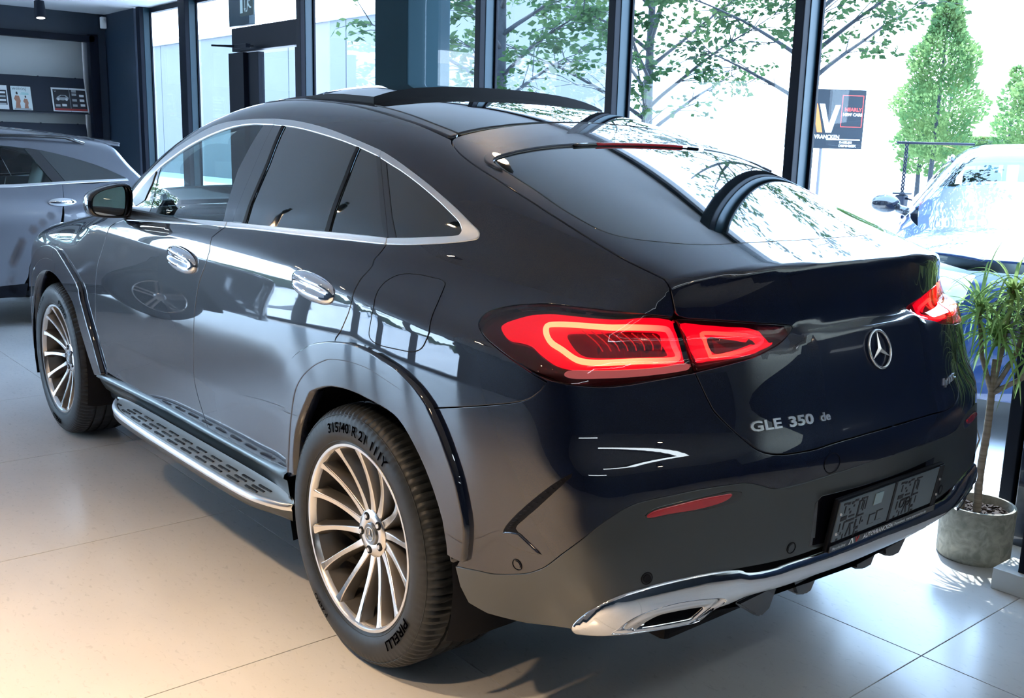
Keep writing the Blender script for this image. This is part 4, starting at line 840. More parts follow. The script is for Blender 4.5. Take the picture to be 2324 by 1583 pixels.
bm_obj('star_points', bm, BADGE, star)

# number plate carrier (empty) with moulded ribs and the dealer line
def plate():
    M = Matrix.Translation((-1.100, .0, .612)) @ Euler((0, R(-8.5), 0)).to_matrix().to_4x4()
    h = empty('plate_carrier', parent=car)
    box('recess_shadow_plate', (-1.078, .10, .622), (.02, .50, .145), BLACKM, car, .004) if False else None
    def B(name, y, z, w, hh, dx=0, t=.004, m=BLACKM, bev=.001, rot=0):
        bm = bmesh.new(); add_box(bm, (0, 0, 0), (t, w, hh), bev); o = bm_obj(name, bm, m, h)
        o.matrix_local = M @ Matrix.Translation((-dx, -y, z)) @ Euler((rot, 0, 0)).to_matrix().to_4x4(); return o
    PB = mat('plate_carrier_plastic', (.10, .13, .155), .35, 0, .3, .2)
    PD = mat('plate_carrier_slots', (.003, .003, .008), .5)
    B('carrier_back', 0, 0, .532, .150, -.004, .014, BLACKM, .005)
    B('carrier_panel', -.006, .012, .505, .112, .004, .004, PB)
    B('carrier_divider', .006, .012, .012, .118, .0062, .003, PD); B('carrier_end', .248, .010, .026, .125, .0062, .003, PD)
    rnd = random.Random(7); k = 0
    def S(y, z, w, hh, rot=0, m=PD): B('carrier_slot', y, z, w, hh, .0063, .0016, m, .0006, rot)
    for ox in (-.25, .025):
        for (y, z, w, hh) in ((.018,.060,.018,.006),(.035,.058,.010,.007),(.052,.056,.010,.007),(.068,.060,.016,.006),(.020,.043,.005,.020),(.040,.040,.005,.006),(.060,.046,.006,.006),(.048,.030,.007,.007),(.022,.018,.028,.012),(.058,.018,.026,.005),(.056,.006,.040,.006),(.066,-.006,.020,.005),(.085,.030,.008,.050),(.087,-.012,.007,.026),(.100,.040,.004,.028),(.108,.036,.004,.030),(.118,.040,.004,.034),(.094,.056,.006,.010),(.110,.058,.020,.004),(.104,.010,.026,.005),(.012,-.006,.005,.024),(.030,-.004,.005,.024),(.024,-.026,.004,.008),(.090,-.038,.006,.022),(.100,-.026,.010,.008),(.104,-.040,.012,.005),(.110,-.008,.004,.022),(.120,-.012,.004,.006),(.036,-.036,.004,.014),(.012,-.040,.008,.006)):
            if ox > 0 and y > .115: continue
            S(ox+y, z+.0, w, hh)
        S(ox+.055, -.024, .006, .034, .30); S(ox+.067, -.024, .006, .034, -.30)
    S(-.085, -.016, .030, .030); B('carrier_tab', -.085, -.016, .026, .026, .0072, .0016, PB)
    S(-.050, -.012, .030, .030); B('carrier_tab', -.050, -.012, .026, .026, .0072, .0016, PB)
    for y in (.062, .092):
        bm = bmesh.new(); add_tube(bm, [M @ Vector((-.0072, -y+.011*math.cos(a*PI/10), -.004+.013*math.sin(a*PI/10))) for a in range(20)], .0012, 5, closed=True); bm_obj('carrier_ring', bm, PD, h)
    B('clear_clip', -.075, .042, .040, .034, .0075, .002, mat('clear_clip', (.25, .36, .40), .15, 0, 1))
    for y, z in ((-.252,.036),(-.252,-.020),(.248,.030),(.250,-.018)):
        bm = bmesh.new(); p = M @ Vector((-.009, -y, z)); add_cyl(bm, p, p-Vector((.003, 0, 0)), .0042, .003, 12); bm_obj('screw', bm, SATIN, h, smooth=True, angle=40)
    B('dealer_strip', 0, -.062, .530, .020, .007, .004, mat('dealer_strip_black', (.006, .006, .012), .25, 0, .5), .001)
    WT = mat('printed_white', (.85, .88, .9), .5)
    def T(s, size, y, z, sx=1.0, bold=0.0):
        V, F = text_mesh(s, size, bold); V = [M @ Vector((-.0095, -(y+v[0]*sx), z+v[1])) for v in V]
        mesh_obj('printed_text', V, F, WT, h)
    T('Mercedes-Benz', .012, -.252, -.067, .80); T('AUTOVRANCKEN', .0185, -.108, -.0685, .98, .0004); T('Diepenbeek  www.autovrancken.be', .013, .044, -.067, .92)
    V = [(-.178, -.0695), (-.172, -.0695), (-.165, -.056), (-.158, -.0695), (-.152, -.0695), (-.162, -.0525), (-.168, -.0525)]
    mesh_obj('printed_text', [M @ Vector((-.0095, -a, b)) for a, b in V], [(0, 1, 2, 6), (2, 3, 4, 5), (6, 2, 5)], WT, h)
    V = [(-.149, -.0525), (-.145, -.0525), (-.139, -.064), (-.133, -.0525), (-.128, -.0525), (-.136, -.0695), (-.142, -.0695)]
    mesh_obj('printed_text', [M @ Vector((-.0095, -a, b)) for a, b in V], [(0, 1, 2, 6), (2, 3, 4, 5), (6, 2, 5)], mat('printed_red', (.5, .02, .02), .5), h)
plate()
# recess behind the plate
panel('plate_recess', [(-1.09,.285,.690),(-1.08,.305,.675),(-1.07,.305,.560),(-1.09,-.0,.545),(-1.07,-.27,.56),(-1.09,-.27,.69)], (-1, 0, 0), BLACKG, car, mode='L', off=.0012, gap=0, grid=.03, bev=.001, depth=.002)

# wheels
def ring_text(s, size, rad, a0, y, m, parent, bold=.0006, thick=.0030, sx=1.0):
    """lettering bent round the tyre wall, tops pointing outwards, read clockwise from outside"""
    V, F = text_mesh(s, size, bold, 2); P = []
    for v in V:
        a = a0+v[0]*sx/rad; r = rad+v[1]; P.append((-math.sin(a)*r, y(r)+thick, math.cos(a)*r))
    return mesh_obj('tyre_lettering', P, [fc for fc in F], mat('tyre_lettering_black', (.001, .001, .002), 1.0, spec=0), parent)
def make_wheel(width, textset):
    w = empty('wheel'); hw = width/2; yo = .0       # outer side plane at y = 0, going inboard to -width
    prof = [(-.012,.272),(-.006,.277),(.001,.283),(.010,.296),(.0135,.315),(.013,.335),(.008,.356),(-.004,.374),(-.020,.3850),(-.036,.3890)]
    ys = [-.036,-.0361]
    tread = []
    for g in (.24, .42, .58, .76):
        yc = -width*g; tread += [(yc+.006, .3918), (yc+.0055, .384), (yc-.0055, .384), (yc-.006, .3918)]
    prof2 = prof+[(-.050,.3912)]+tread+[(-width+.050,.3912),(-width+.020,.385),(-width-.008,.35),(-width-.012,.315),(-width,.285),(-width+.012,.272)]
    nshoulder = {7, 8, 9, 10}
    bm = bmesh.new(); lathe(bm, prof2, 300, rmod=lambda j, k: (-.0065 if (j in nshoulder and k % 3 == 0) else 0)+(-.003 if 10 < j < 27 and (k+j) % 6 == 0 else 0))
    for f_ in bm.faces: f_.smooth = True
    ty = bm_obj('tyre', bm, RUBBER, w); ty.data.set_sharp_from_angle(angle=R(35))
    yf = lambda r: float(np.interp(r, [.283, .296, .315, .335, .356, .374], [.001, .010, .0135, .013, .008, -.004]))+.0006
    for tx in textset: ring_text(tx[0], tx[1], tx[2], R(tx[3]), yf, BLACKM, w, sx=tx[4], bold=tx[5])
    bm = bmesh.new()
    for r0 in (.2885, .3655):
        add_tube(bm, [(math.sin(a*PI/60)*r0, yf(r0)-.0003, math.cos(a*PI/60)*r0) for a in range(120)], .0013, 5, closed=True)
    bm_obj('tyre_wall_rib', bm, RUBBER, w)
    # rim: lip, barrel
    bm = bmesh.new(); lathe(bm, [(-.018,.262),(-.004,.266),(.001,.2705),(.0015,.2785),(-.003,.2815),(-.014,.2800)], 160)
    rim = bm_obj('rim_lip', bm, MACH, w); rim.data.set_sharp_from_angle(angle=R(35))
    bm = bmesh.new(); lathe(bm, [(-.016,.264),(-.05,.258),(-.075,.250),(-width+.03,.248),(-width+.01,.262)], 120); bm_obj('rim_barrel', bm, ALLOYD, w)
    NS = 14
    for k in range(NS):
        a = 2*PI*(k+.0)/NS+R(0.0); bm = bmesh.new(); rows = []
        M_ = 14
        for i in range(M_+1):
            t = i/M_; r = .058+(.268-.058)*t; sw = -R(2.2)*math.sin(t*PI)
            aa = a+sw; y = -.060+.056*(t**1.6); ww = .0058+.0034*abs(1-2*t)**2+(.004 if t > .9 else 0)*(t-.9)*10+.003*(1-t)
            rd_ = Vector((math.sin(aa), 0, math.cos(aa))); tn = Vector((math.cos(aa), 0, -math.sin(aa)))
            dep = .028+.030*(1-t)*.4+.012*t
            P = [rd_*r+tn*s_*ww*q_+Vector((0, y-dy, 0)) for s_, q_, dy in ((-1, 2.2, dep), (-1, 1.15, .003), (-1, .85, 0), (1, .85, 0), (1, 1.15, .003), (1, 2.2, dep))]
            rows.append([bm.verts.new(p) for p in P])
        for i in range(M_):
            for j in range(5):
                fc = bm.faces.new((rows[i][j], rows[i+1][j], rows[i+1][j+1], rows[i][j+1])); fc.material_index = 0 if j in (1, 2, 3) else 1; fc.smooth = j not in (2,)
        bm_obj('spoke', bm, [MACH, ALLOYD], w)
    bm = bmesh.new(); lathe(bm, [(-.085,.070),(-.070,.072),(-.058,.071),(-.0535,.064),(-.0530,.040),(-.055,.034),(-.058,.033),(-.058,.0001)], 60); hb = bm_obj('hub', bm, MACH, w); hb.data.set_sharp_from_angle(angle=R(40))
    for k in range(5):
        a = 2*PI*k/5+R(25); p = Vector((math.sin(a)*.0535, -.0515, math.cos(a)*.0535)); bm = bmesh.new()
        add_cyl(bm, p-Vector((0, .012, 0)), p+Vector((0, .0003, 0)), .0125, .0125, 20); bm_obj('bolt_recess', bm, BLACKM, w)
        bm = bmesh.new(); add_cyl(bm, p-Vector((0, .004, 0)), p+Vector((0, .0035, 0)), .0085, .0070, 6); bm_obj('wheel_bolt', bm, CHROME, w)
    bm = bmesh.new(); lathe(bm, [(-.058,.033),(-.050,.0325),(-.0485,.030),(-.0490,.026),(-.050,.0001)], 48); cap = bm_obj('hub_cap', bm, mat('hub_cap_grey', (.25, .27, .30), .3, .8), w); cap.data.set_sharp_from_angle(angle=R(30))
    bm = bmesh.new(); add_tube(bm, [(math.sin(a*PI/16)*.0205, -.0480, math.cos(a*PI/16)*.0205) for a in range(32)], .0016, 6, closed=True)
    for q in range(3):
        a = q*2*PI/3; tip = Vector((math.sin(a)*.0195, -.0475, math.cos(a)*.0195))
        for sg in (1, -1):
            b = a+sg*PI/3; bm.faces.new([bm.verts.new((0, -.045, 0)), bm.verts.new(tip), bm.verts.new((math.sin(b)*.0035, -.0475, math.cos(b)*.0035))])
    bm_obj('cap_star', bm, BADGE, w)
    bm = bmesh.new(); lathe(bm, [(-.115,.09),(-.115,.185),(-.140,.185),(-.140,.09)], 72, closed=True); bd = bm_obj('brake_disc', bm, STEEL, w); bd.data.set_sharp_from_angle(angle=R(30))
    bm = bmesh.new(); lathe(bm, [(-.085,.02),(-.088,.085),(-.118,.092)], 40); bm_obj('brake_hat', bm, ALLOYD, w)
    bm = bmesh.new()
    for i in range(7):
        a = R(-90-30+i*10); add_box(bm, (math.sin(a)*.165, -.125, math.cos(a)*.165), (.05, .08, .045), .008, Euler((0, a, 0)).to_matrix())
    bm_obj('brake_caliper', bm, ALLOYD, w, smooth=True, angle=40)
    return w
def copy_tree(o, parent=None):
    c = o.copy(); COL.objects.link(c); c.parent = parent
    for ch in list(o.children): copy_tree(ch, c)
    return c
wr = make_wheel(.315, [('315/40 R 21 111Y', .040, .316, -23, 1.08, .0009), ('PIRELLI', .038, .309, 116, 1.30, .0009), ('P ZERO', .024, .322, 205, 1.1, .0006)])
wf = make_wheel(.275, [('P ZERO', .034, .318, 12, 1.1, .0010), ('275/45 R 21 107Y', .022, .320, -60, 1.0, .0006), ('PIRELLI', .034, .312, 165, 1.25, .0014)])
for w_, x, y in ((wr, 0, .985), (wf, 2.935, .968)):
    w_.parent = car; w_.location = (x, y, .392)
    c = copy_tree(w_, car); c.location = (x, -y, .392); c.rotation_euler = (0, 0, PI)
wf.rotation_euler = (0, R(-8), 0); wr.rotation_euler = (0, 0, 0)

# cabin
LEA = noise_mat('grey_beige_leather', (.36, .35, .32), (.42, .41, .37), 14, .5)
DRK = mat('cabin_black', (.010, .012, .018), .5)
def seat(x, y, w):
    bm = bmesh.new(); add_box(bm, (x, y, .70), (.52, w, .16), .05); add_box(bm, (x-.27, y, .98), (.13, w*.92, .60), .055, Euler((0, R(-17), 0)).to_matrix())
    for s in (-1, 1):
        add_box(bm, (x, y+s*w*.46, .76), (.48, .08, .10), .035); add_box(bm, (x-.25, y+s*w*.42, .98), (.14, .08, .50), .035, Euler((0, R(-17), 0)).to_matrix())
    o = bm_obj('seat', bm, LEA, car, smooth=True)
    bm = bmesh.new(); add_box(bm, (x-.385, y, 1.33), (.09, .25, .17), .04, Euler((0, R(-12), 0)).to_matrix()); bm_obj('headrest', bm, LEA, o, smooth=True)
for y in (.37, -.37): seat(1.30, y, .50); seat(.38, y, .52)
box('cabin_floor', (1.0, 0, .50), (3.0, 1.60, .05), DRK, car); box('centre_console', (1.5, 0, .72), (1.1, .24, .30), DRK, car, .04)
box('dashboard', (2.10, 0, 1.00), (.42, 1.50, .26), DRK, car, .07); box('bulkhead', (2.38, 0, .85), (.06, 1.5, .60), DRK, car)
box('parcel_shelf', (-.30, 0, 1.12), (.75, 1.15, .04), DRK, car)
bm = bmesh.new(); q = Euler((0, R(-62), 0)).to_matrix()
add_tube(bm, [Vector((1.80, .37, 1.05))+q @ Vector((math.cos(a*PI/14)*.185, math.sin(a*PI/14)*.185, 0)) for a in range(28)], .015, 8, closed=True); add_box(bm, (1.81, .37, 1.05), (.05, .16, .12), .02); add_box(bm, (1.81, .37, 1.05), (.025, .36, .035), .01); bm_obj('steering_wheel', bm, DRK, car, smooth=True)
panel('headliner', [(1.55,0,1.67),(1.57,.50,1.63),(1.3,.52,1.66),(.6,.54,1.64),(.1,.55,1.56),(.05,0,1.60)], (0, 0, 1), mat('headliner_grey', (.30, .32, .32), .8), car, off=-.03, rim=False, seam=True, mode='join', grid=.08)
for s in (1, -1):
    box('door_card', (1.62, s*.87, .90), (1.05, .04, .62), DRK, car, .015)
# ------------------------------------------------------------------ room shell
ZC = 2.83; XW = 9.70; YF = -1.60; YG = -1.735; YL = 6.60; XB = -7.0
NAVY = noise_mat('navy_wall_paint', (.010, .022, .040), (.013, .026, .046), 3, .5)
FRAME = mat('teal_panel_and_daylit_side', (.010, .032, .048), .35, .2, spec=.35)
FRAMEB = mat('black_aluminium', (.0025, .005, .012), .5, 0, spec=.15)
WHITEC = mat('white_ceiling_paint', (.50, .53, .56), .8)
GROUT = mat('tile_grout', (.05, .06, .07), .8)
def tile_mat():
    m = mat('greige_porcelain', (.60, .58, .54), .22, 0, 0, .03, spec=.55); n = m.node_tree; b = n.nodes['Principled BSDF']
    g = n.nodes.new('ShaderNodeNewGeometry'); mp = n.nodes.new('ShaderNodeMapping'); mp.inputs['Scale'].default_value = (1, 2.2, 1)
    a = n.nodes.new('ShaderNodeTexNoise'); a.inputs['Scale'].default_value = 1.1; a.inputs['Detail'].default_value = 5
    c = n.nodes.new('ShaderNodeTexNoise'); c.inputs['Scale'].default_value = 34; c.inputs['Detail'].default_value = 6; c.inputs['Distortion'].default_value = .8
    r1 = n.nodes.new('ShaderNodeValToRGB'); r1.color_ramp.elements[0].position = .3; r1.color_ramp.elements[0].color = (.56, .55, .54, 1); r1.color_ramp.elements[1].position = .72; r1.color_ramp.elements[1].color = (.66, .645, .62, 1)
    r2 = n.nodes.new('ShaderNodeValToRGB'); r2.color_ramp.elements[0].position = .30; r2.color_ramp.elements[0].color = (.70, .71, .72, 1); r2.color_ramp.elements[1].position = .40; r2.color_ramp.elements[1].color = (1, 1, 1, 1)
    mx = n.nodes.new('ShaderNodeMix'); mx.data_type = 'RGBA'; mx.blend_type = 'MULTIPLY'; mx.inputs[0].default_value = .45
    n.links.new(g.outputs['Position'], mp.inputs[0]); n.links.new(mp.outputs[0], a.inputs['Vector']); n.links.new(mp.outputs[0], c.inputs['Vector'])
    n.links.new(a.outputs['Fac'], r1.inputs[0]); n.links.new(c.outputs['Fac'], r2.inputs[0]); n.links.new(r1.outputs[0], mx.inputs[6]); n.links.new(r2.outputs[0], mx.inputs[7])
    n.links.new(mx.outputs[2], b.inputs['Base Color'])
    mr = n.nodes.new('ShaderNodeMapRange'); mr.inputs[3].default_value = .17; mr.inputs[4].default_value = .30; n.links.new(c.outputs['Fac'], mr.inputs[0]); n.links.new(mr.outputs[0], b.inputs['Roughness'])
    return m
TILE = tile_mat()
floor = box('floor', ((XB+XW)/2, (YL+YG)/2-.02, -.106), (XW-XB, YL-YG+.1, .20), GROUT); tag(floor, kind='structure')
TX, TY, X0, Y0 = 1.205, 1.160, -1.030, -.437
base_tile = None
i0 = int(math.floor((XB-X0)/TX)); i1 = int(math.ceil((XW-X0)/TX)); j0 = int(math.floor((YG-Y0)/TY)); j1 = int(math.ceil((YL-Y0)/TY))
shared = {}
for i in range(i0, i1):
    for j in range(j0, j1):
        xa, xb = max(XB, X0+i*TX+.0018), min(XW, X0+(i+1)*TX-.0018); ya, yb = max(YG, Y0+j*TY+.0018), min(YL, Y0+(j+1)*TY-.0018)
        w_, h_ = round(xb-xa, 4), round(yb-ya, 4)
        if w_ < .02 or h_ < .02: continue
        key = (w_, h_)
        if key not in shared:
            bm = bmesh.new(); add_box(bm, (0, 0, -.006), (w_, h_, .012), .0008); o = bm_obj('tile', bm, TILE, floor); shared[key] = o.data
        else: o = link(bpy.data.objects.new('tile', shared[key]), floor)
        o.location = ((xa+xb)/2, (ya+yb)/2, 0)
tag(box('ceiling', ((XB+XW)/2, (YL+YG)/2, ZC+.10), (XW-XB+.4, YL-YG+.4, .20), WHITEC), kind='structure')

# window front on the car's right: mullions, panes, column, door
GL = glass_mat('shopfront_glass', (.93, .97, .98), ior=1.30)
tn = [0]
def trim(c, s, m=FRAME, bev=.004, parent=None, name=None):
    if parent: return box(name, c, s, m, parent, bev)
    tn[0] += 1; o = box('trim_%d' % tn[0], c, s, m, None, bev); tag(o, kind='structure'); return o
def mullion(L, w=.052, depth=.135, y=YF):
    """L = edge towards the front of the room; post with a glazing rebate"""
    o = trim((L-w/2, y-depth/2, ZC/2), (w, depth, ZC), FRAMEB)
    box('daylit_side', (L-w/2-.004, y-depth*.62, ZC/2), (w+.0, depth*.60, ZC), FRAME, o, .003)  # lighter teal strip: outside light on the post's side put into colour
    box('glazing_bead', (L-w-.012, y-depth*.90, ZC/2), (.016, .018, ZC), FRAMEB, o, .003)
    return o
wn = [0]
def window(xa, xb, z0=.06, z1=ZC-.01, y=YG, rails=True):
    wn[0] += 1
    o = box('window_%d' % wn[0], ((xa+xb)/2, y, (z0+z1)/2), (xb-xa, .010, z1-z0), GL); tag(o, kind='structure')
    if rails:
        box('bottom_rail', ((xa+xb)/2, y, z0-.028), (xb-xa, .06, .056), FRAMEB, o, .004)
        box('top_rail', ((xa+xb)/2, y, z1-.02), (xb-xa, .06, .05), FRAMEB, o, .004)
    return o
Ls = [-.71, .455, 1.65, 2.83]
for L in Ls: mullion(L)
for a, b in zip(Ls[:-1], Ls[1:]): window(a, b-.052)
window(2.83, 3.56)
trim((-3.90, -1.66, .95), (6.25, .10, 1.90), mat('navy_glass_cladding', (.010, .020, .045), .15, 0, 1)); trim((-3.90, -1.66, 1.90+(ZC-1.90)/2), (6.25, .10, ZC-1.90), mat('grey_upper_wall', (.38, .43, .44), .6))
trim((3.79, -1.78, ZC/2), (.42, .36, ZC), mat('column_graphite', (.010, .028, .036), .8, 0, spec=.15), .01)
window(4.00, 4.88)
mullion(5.17, .07, .13)
# door leaf and transom
dr = box('door_1', (5.30, -1.70, 1.13), (.06, .06, 2.26), FRAMEB, None, .004); tag(dr, kind='structure')
box('door_frame', (6.10, -1.70, 1.13), (.20, .06, 2.26), FRAMEB, dr, .004); box('door_frame', (5.66, -1.70, .10), (.68, .06, .20), FRAMEB, dr, .004)
box('door_glass', (5.665, -1.70, 1.22), (.67, .012, 2.04), GL, dr)
trim((5.78, -1.68, 2.37), (1.3, .10, .20), FRAMEB); trim((6.36, -1.68, 1.13), (.30, .10, 2.26), FRAMEB); trim((6.30, -1.67, 2.66), (.40, .06, .34), FRAME)
window(5.16, 6.10, 2.50, ZC-.01, rails=False)
bm = bmesh.new(); add_box(bm, (5.95, -1.50, 2.285), (.24, .045, .035), .006); add_cyl(bm, (6.06, -1.50, 2.285), (6.12, -1.30, 2.285), .008); add_cyl(bm, (6.12, -1.30, 2.285), (6.0, -1.64, 2.30), .006)
bm_obj('door_closer', bm, FRAMEB, dr)
window(6.52, 7.36); mullion(7.56, .16, .13); window(7.58, 8.56); mullion(8.69, .10, .13)
trim((9.24, -1.66, ZC/2), (.92, .10, ZC), NAVY)
tag(box('wall_right', ((XB-.05), (YL+YG)/2, ZC/2), (.10, YL-YG, ZC), NAVY), kind='structure')

# end wall with the magazine alcove
def wall_front():
    y0, y1, z0, z1 = -1.47, 1.20, .9, 2.55
    o = box('wall_front', (XW+.25, (1.30+YG)/2, (z1+ZC)/2), (.50, 1.30-YG, ZC-z1), NAVY); tag(o, kind='structure')
    box('wall_panel', (XW+.25, (YG+y0)/2-.01, z1/2), (.50, y0-YG, z1), NAVY, o); box('wall_panel', (XW+.25, y1+.05, z1/2), (.50, .12, z1), NAVY, o)
    box('wall_panel', (XW+.25, (y0+y1)/2, z0/2), (.50, y1-y0, z0), NAVY, o)
    box('alcove_back', (XW+.42, (y0+y1)/2, (z0+z1)/2), (.06, y1-y0, z1-z0), mat('alcove_white', (.55, .58, .58), .35), o)
    for c, s in (((XW-.02, y0+.01, (z0+z1)/2), (.10, .10, z1-z0+.1)), ((XW-.02, (y0+y1)/2, z1), (.10, y1-y0, .07)), ((XW-.02, y1, (z0+z1)/2), (.10, .10, z1-z0+.1))):
        box('alcove_frame', c, s, FRAMEB, o, .004)
wall_front()
tag(box('wall_back', ((XB+5.4)/2, YL+.05, ZC/2), (5.4-XB, .10, ZC), NAVY), kind='structure')
tag(box('wall_left', ((5.4+XW)/2, YL+.05, ZC-.14), (XW-5.4, .12, .28), NAVY), kind='structure')
for x in (5.4, 6.8, 8.2, 9.62): trim((x, YL, ZC/2-.1), (.09, .14, ZC-.2), FRAMEB)
for x in (6.1, 7.5, 8.9):
    wn[0] += 1; tag(box('window_%d' % wn[0], (x, YL+.03, 1.33), (1.31, .010, 2.60), GL), kind='structure')
for y in (1.35, 2.65, 3.95, 5.25, 6.53): trim((XW, y, ZC/2-.1), (.14, .09, ZC-.2), FRAMEB)
for y in (2.0, 3.3, 4.6, 5.9):
    wn[0] += 1; tag(box('window_%d' % wn[0], (XW+.03, y, 1.33), (.010, 1.21, 2.60), GL), kind='structure')
trim((XW, 3.95, .03), (.14, 5.3, .06), FRAMEB); trim((7.5, YL, .03), (4.2, .14, .06), FRAMEB)

# magazine rack boards and magazines
BOARD = mat('rack_board_navy', (.006, .012, .028), .6)
def rack(zc, h, label):
    o = empty('magazine_rack', (XW+.16, -.12, zc)); tag(o, label, 'magazine rack', 'magazine racks in the alcove')
    q = Euler((0, R(14), 0)).to_matrix()
    box('rack_board', (0, 0, 0), (.022, 2.58, h), BOARD, o, .003, q); box('rack_ledge', (-.088, 0, -h*.5), (.06, 2.58, .012), BOARD, o, .003)
    for k in range(7):
        bm = bmesh.new(); add_box(bm, (h*.12+.0, -1.2+k*.4, h*.49), (.03, .012, .010), .002); bm_obj('rack_clip', bm, FRAMEB, o)
    return o
rack(1.93, .40, 'upper navy tilted magazine rack board in the white alcove'); rack(1.42, .40, 'lower navy tilted magazine rack board below the magazines')
MQ = Euler((0, R(-14), 0)).to_matrix()
def mag(name, label, y, w, h, paper, draw):
    o = empty(name, (XW+.090, y, 1.748)); tag(o, label, 'magazine', None)
    o.rotation_euler = (0, R(14), 0)
    box('cover', (0, 0, h/2), (.006, w, h), paper, o, .001)
    k = [0]
    def flat(pts, m, lift=.0):
        k[0] += 1; mesh_obj('print', [(-.0036-.0002*k[0], -(p[0]), p[1]) for p in pts], [tuple(range(len(pts)))[::-1]], m, o)
    def tx(s, size, a, b, m, sx=1):
        V, F = text_mesh(s, size); k[0] += 1; mesh_obj('print', [(-.0036-.0002*k[0], -(a+v[0]*sx), b+v[1]) for v in V], F, m, o)
    draw(flat, tx, w, h)
rect = lambda a, b, c, d: [(a, b), (c, b), (c, d), (a, d)]
PAPER = mat('cover_pale', (.62, .70, .70), .3); INK = mat('ink_black', (.012, .012, .02), .5); SKIN = mat('ink_tan', (.36, .17, .11), .5); GREY = mat('ink_grey', (.35, .37, .39), .5); TEAL = mat('ink_teal', (.20, .52, .50), .5); REDK = mat('ink_red', (.35, .03, .03), .5); WHT = mat('paper_white', (.72, .74, .75), .4)
def d1(F, T, w, h):
    T('wekosj', .055, -w*.44, h*.84, mat('ink_slate', (.12, .16, .18), .5), .95)
    for cx, sc in ((-.045, 1.0), (.040, .80)):
        F([(cx-.008*sc, .17*sc), (cx+.008*sc, .17*sc), (cx+.010*sc, .185*sc), (cx+.004, .20*sc), (cx-.006, .20*sc), (cx-.011*sc, .185*sc)], INK)
        F([(cx-.028*sc, .02), (cx+.026*sc, .02), (cx+.022*sc, .07*sc), (cx+.032*sc, .10*sc), (cx+.020*sc, .155*sc), (cx-.018*sc, .160*sc), (cx-.036*sc, .12*sc), (cx-.016*sc, .09*sc)], SKIN)
    F(rect(.0, .185, .075, .192), TEAL); F(rect(-.01, .172, .075, .178), TEAL); F(rect(-.085, .004, .085, .018), GREY)
def d2(F, T, w, h):
    F(rect(-w*.46, .012, w*.46, h-.02), INK); F(rect(-.002, .0, .002, h), GREY)
    F([(-w*.40, h*.50), (-w*.36, h*.60), (-w*.26, h*.70), (-w*.12, h*.70), (-w*.04, h*.60), (-w*.04, h*.52), (-w*.20, h*.47)], GREY)
    F([(-w*.30, h*.60), (-w*.24, h*.67), (-w*.14, h*.67), (-w*.10, h*.60)], INK)
    for cx in (-.33, -.10): F([(w*(cx+.035*math.cos(a)), h*(.51+.06*math.sin(a))) for a in np.arange(0, 6.2, .7)], WHT)
    T('V', .028, -w*.42, h*.80, WHT, 1.1)
    for i, (a, b) in enumerate(((-.42, .20), (-.24, .22), (.06, .68), (.27, .64), (.06, .44), (.27, .44), (.06, .22), (.28, .24), (.06, .82))):
        F(rect(w*a, h*b, w*(a+.13), h*(b+.10)), (GREY, WHT)[i % 2])
    F(rect(-w*.46, .012, w*.46, h*.13), REDK)
def d3(F, T, w, h):
    F(rect(-w*.44, .05, w*.44, h*.80), INK)
    for i in range(4): F(rect(-w*.30, h*(.18+.16*i), w*.38, h*(.26+.16*i)), (GREY, WHT)[i % 2])
    T('RIL', .05, -w*.2, h*.84, INK)
mag('magazine', 'pale magazine cover with two tanned women standing in the rack', -.715, .205, .262, PAPER, d1)
mag('magazine', 'open car catalogue with black pages and small car photographs', -1.225, .385, .270, WHT, d2)
mag('magazine', 'grey and black magazine cut off at the left picture edge', -.48, .19, .265, WHT, d3)

# small things on the walls and ceiling
s_ = empty('motion_sensor', (9.62, -1.60+.03, 2.735)); tag(s_, 'small white motion sensor high in the corner beside the first window', 'sensor')
bm = bmesh.new(); add_box(bm, (0, 0, 0), (.055, .06, .125), .010); bm_obj('housing', bm, mat('sensor_white', (.75, .77, .77), .4), s_, smooth=True, angle=40)
bm = bmesh.new(); bmesh.ops.create_uvsphere(bm, u_segments=16, v_segments=10, radius=.019, matrix=Matrix.Translation((-.026, 0, .015)) @ Matrix.Diagonal((.5, 1, 1.3, 1))); bm_obj('lens', bm, mat('sensor_lens', (.55, .58, .58), .3), s_, smooth=True)
ex = empty('exit_sign', (5.885, -1.52, 2.605)); ex.scale = (.82, 1, .82); tag(ex, 'dark green exit sign with running figure and down arrow above the black door', 'sign')
box('plate', (0, 0, .07), (.30, .012, .32), mat('sign_dark', (.006, .030, .026), .4), ex, .003)
def exs(pts): mesh_obj('pictogram', [(-p[0], .0068, p[1]) for p in pts], [tuple(range(len(pts)))[::-1]], mat('sign_white', (.55, .68, .66), .5), ex)
exs(rect(-.135, -.06, -.075, .12)); exs(rect(-.030, -.02, -.018, .13)); exs([(-.024, -.055), (-.045, -.015), (-.003, -.015)])
exs([(.045+.016*math.cos(a), .13+.018*math.sin(a)) for a in np.arange(0, 6.2, .6)])
exs([(.02, .10), (.06, .11), (.075, .07), (.10, .055), (.095, .045), (.065, .055), (.06, .03), (.09, .0), (.125, -.01), (.122, -.025), (.08, -.018), (.045, .01), (.03, -.05), (-.005, -.055), (-.005, -.042), (.018, -.038), (.030, .02), (.035, .06), (.02, .085), (.0, .06), (-.01, .065)])
exs(rect(-.14, .170, .14, .174))

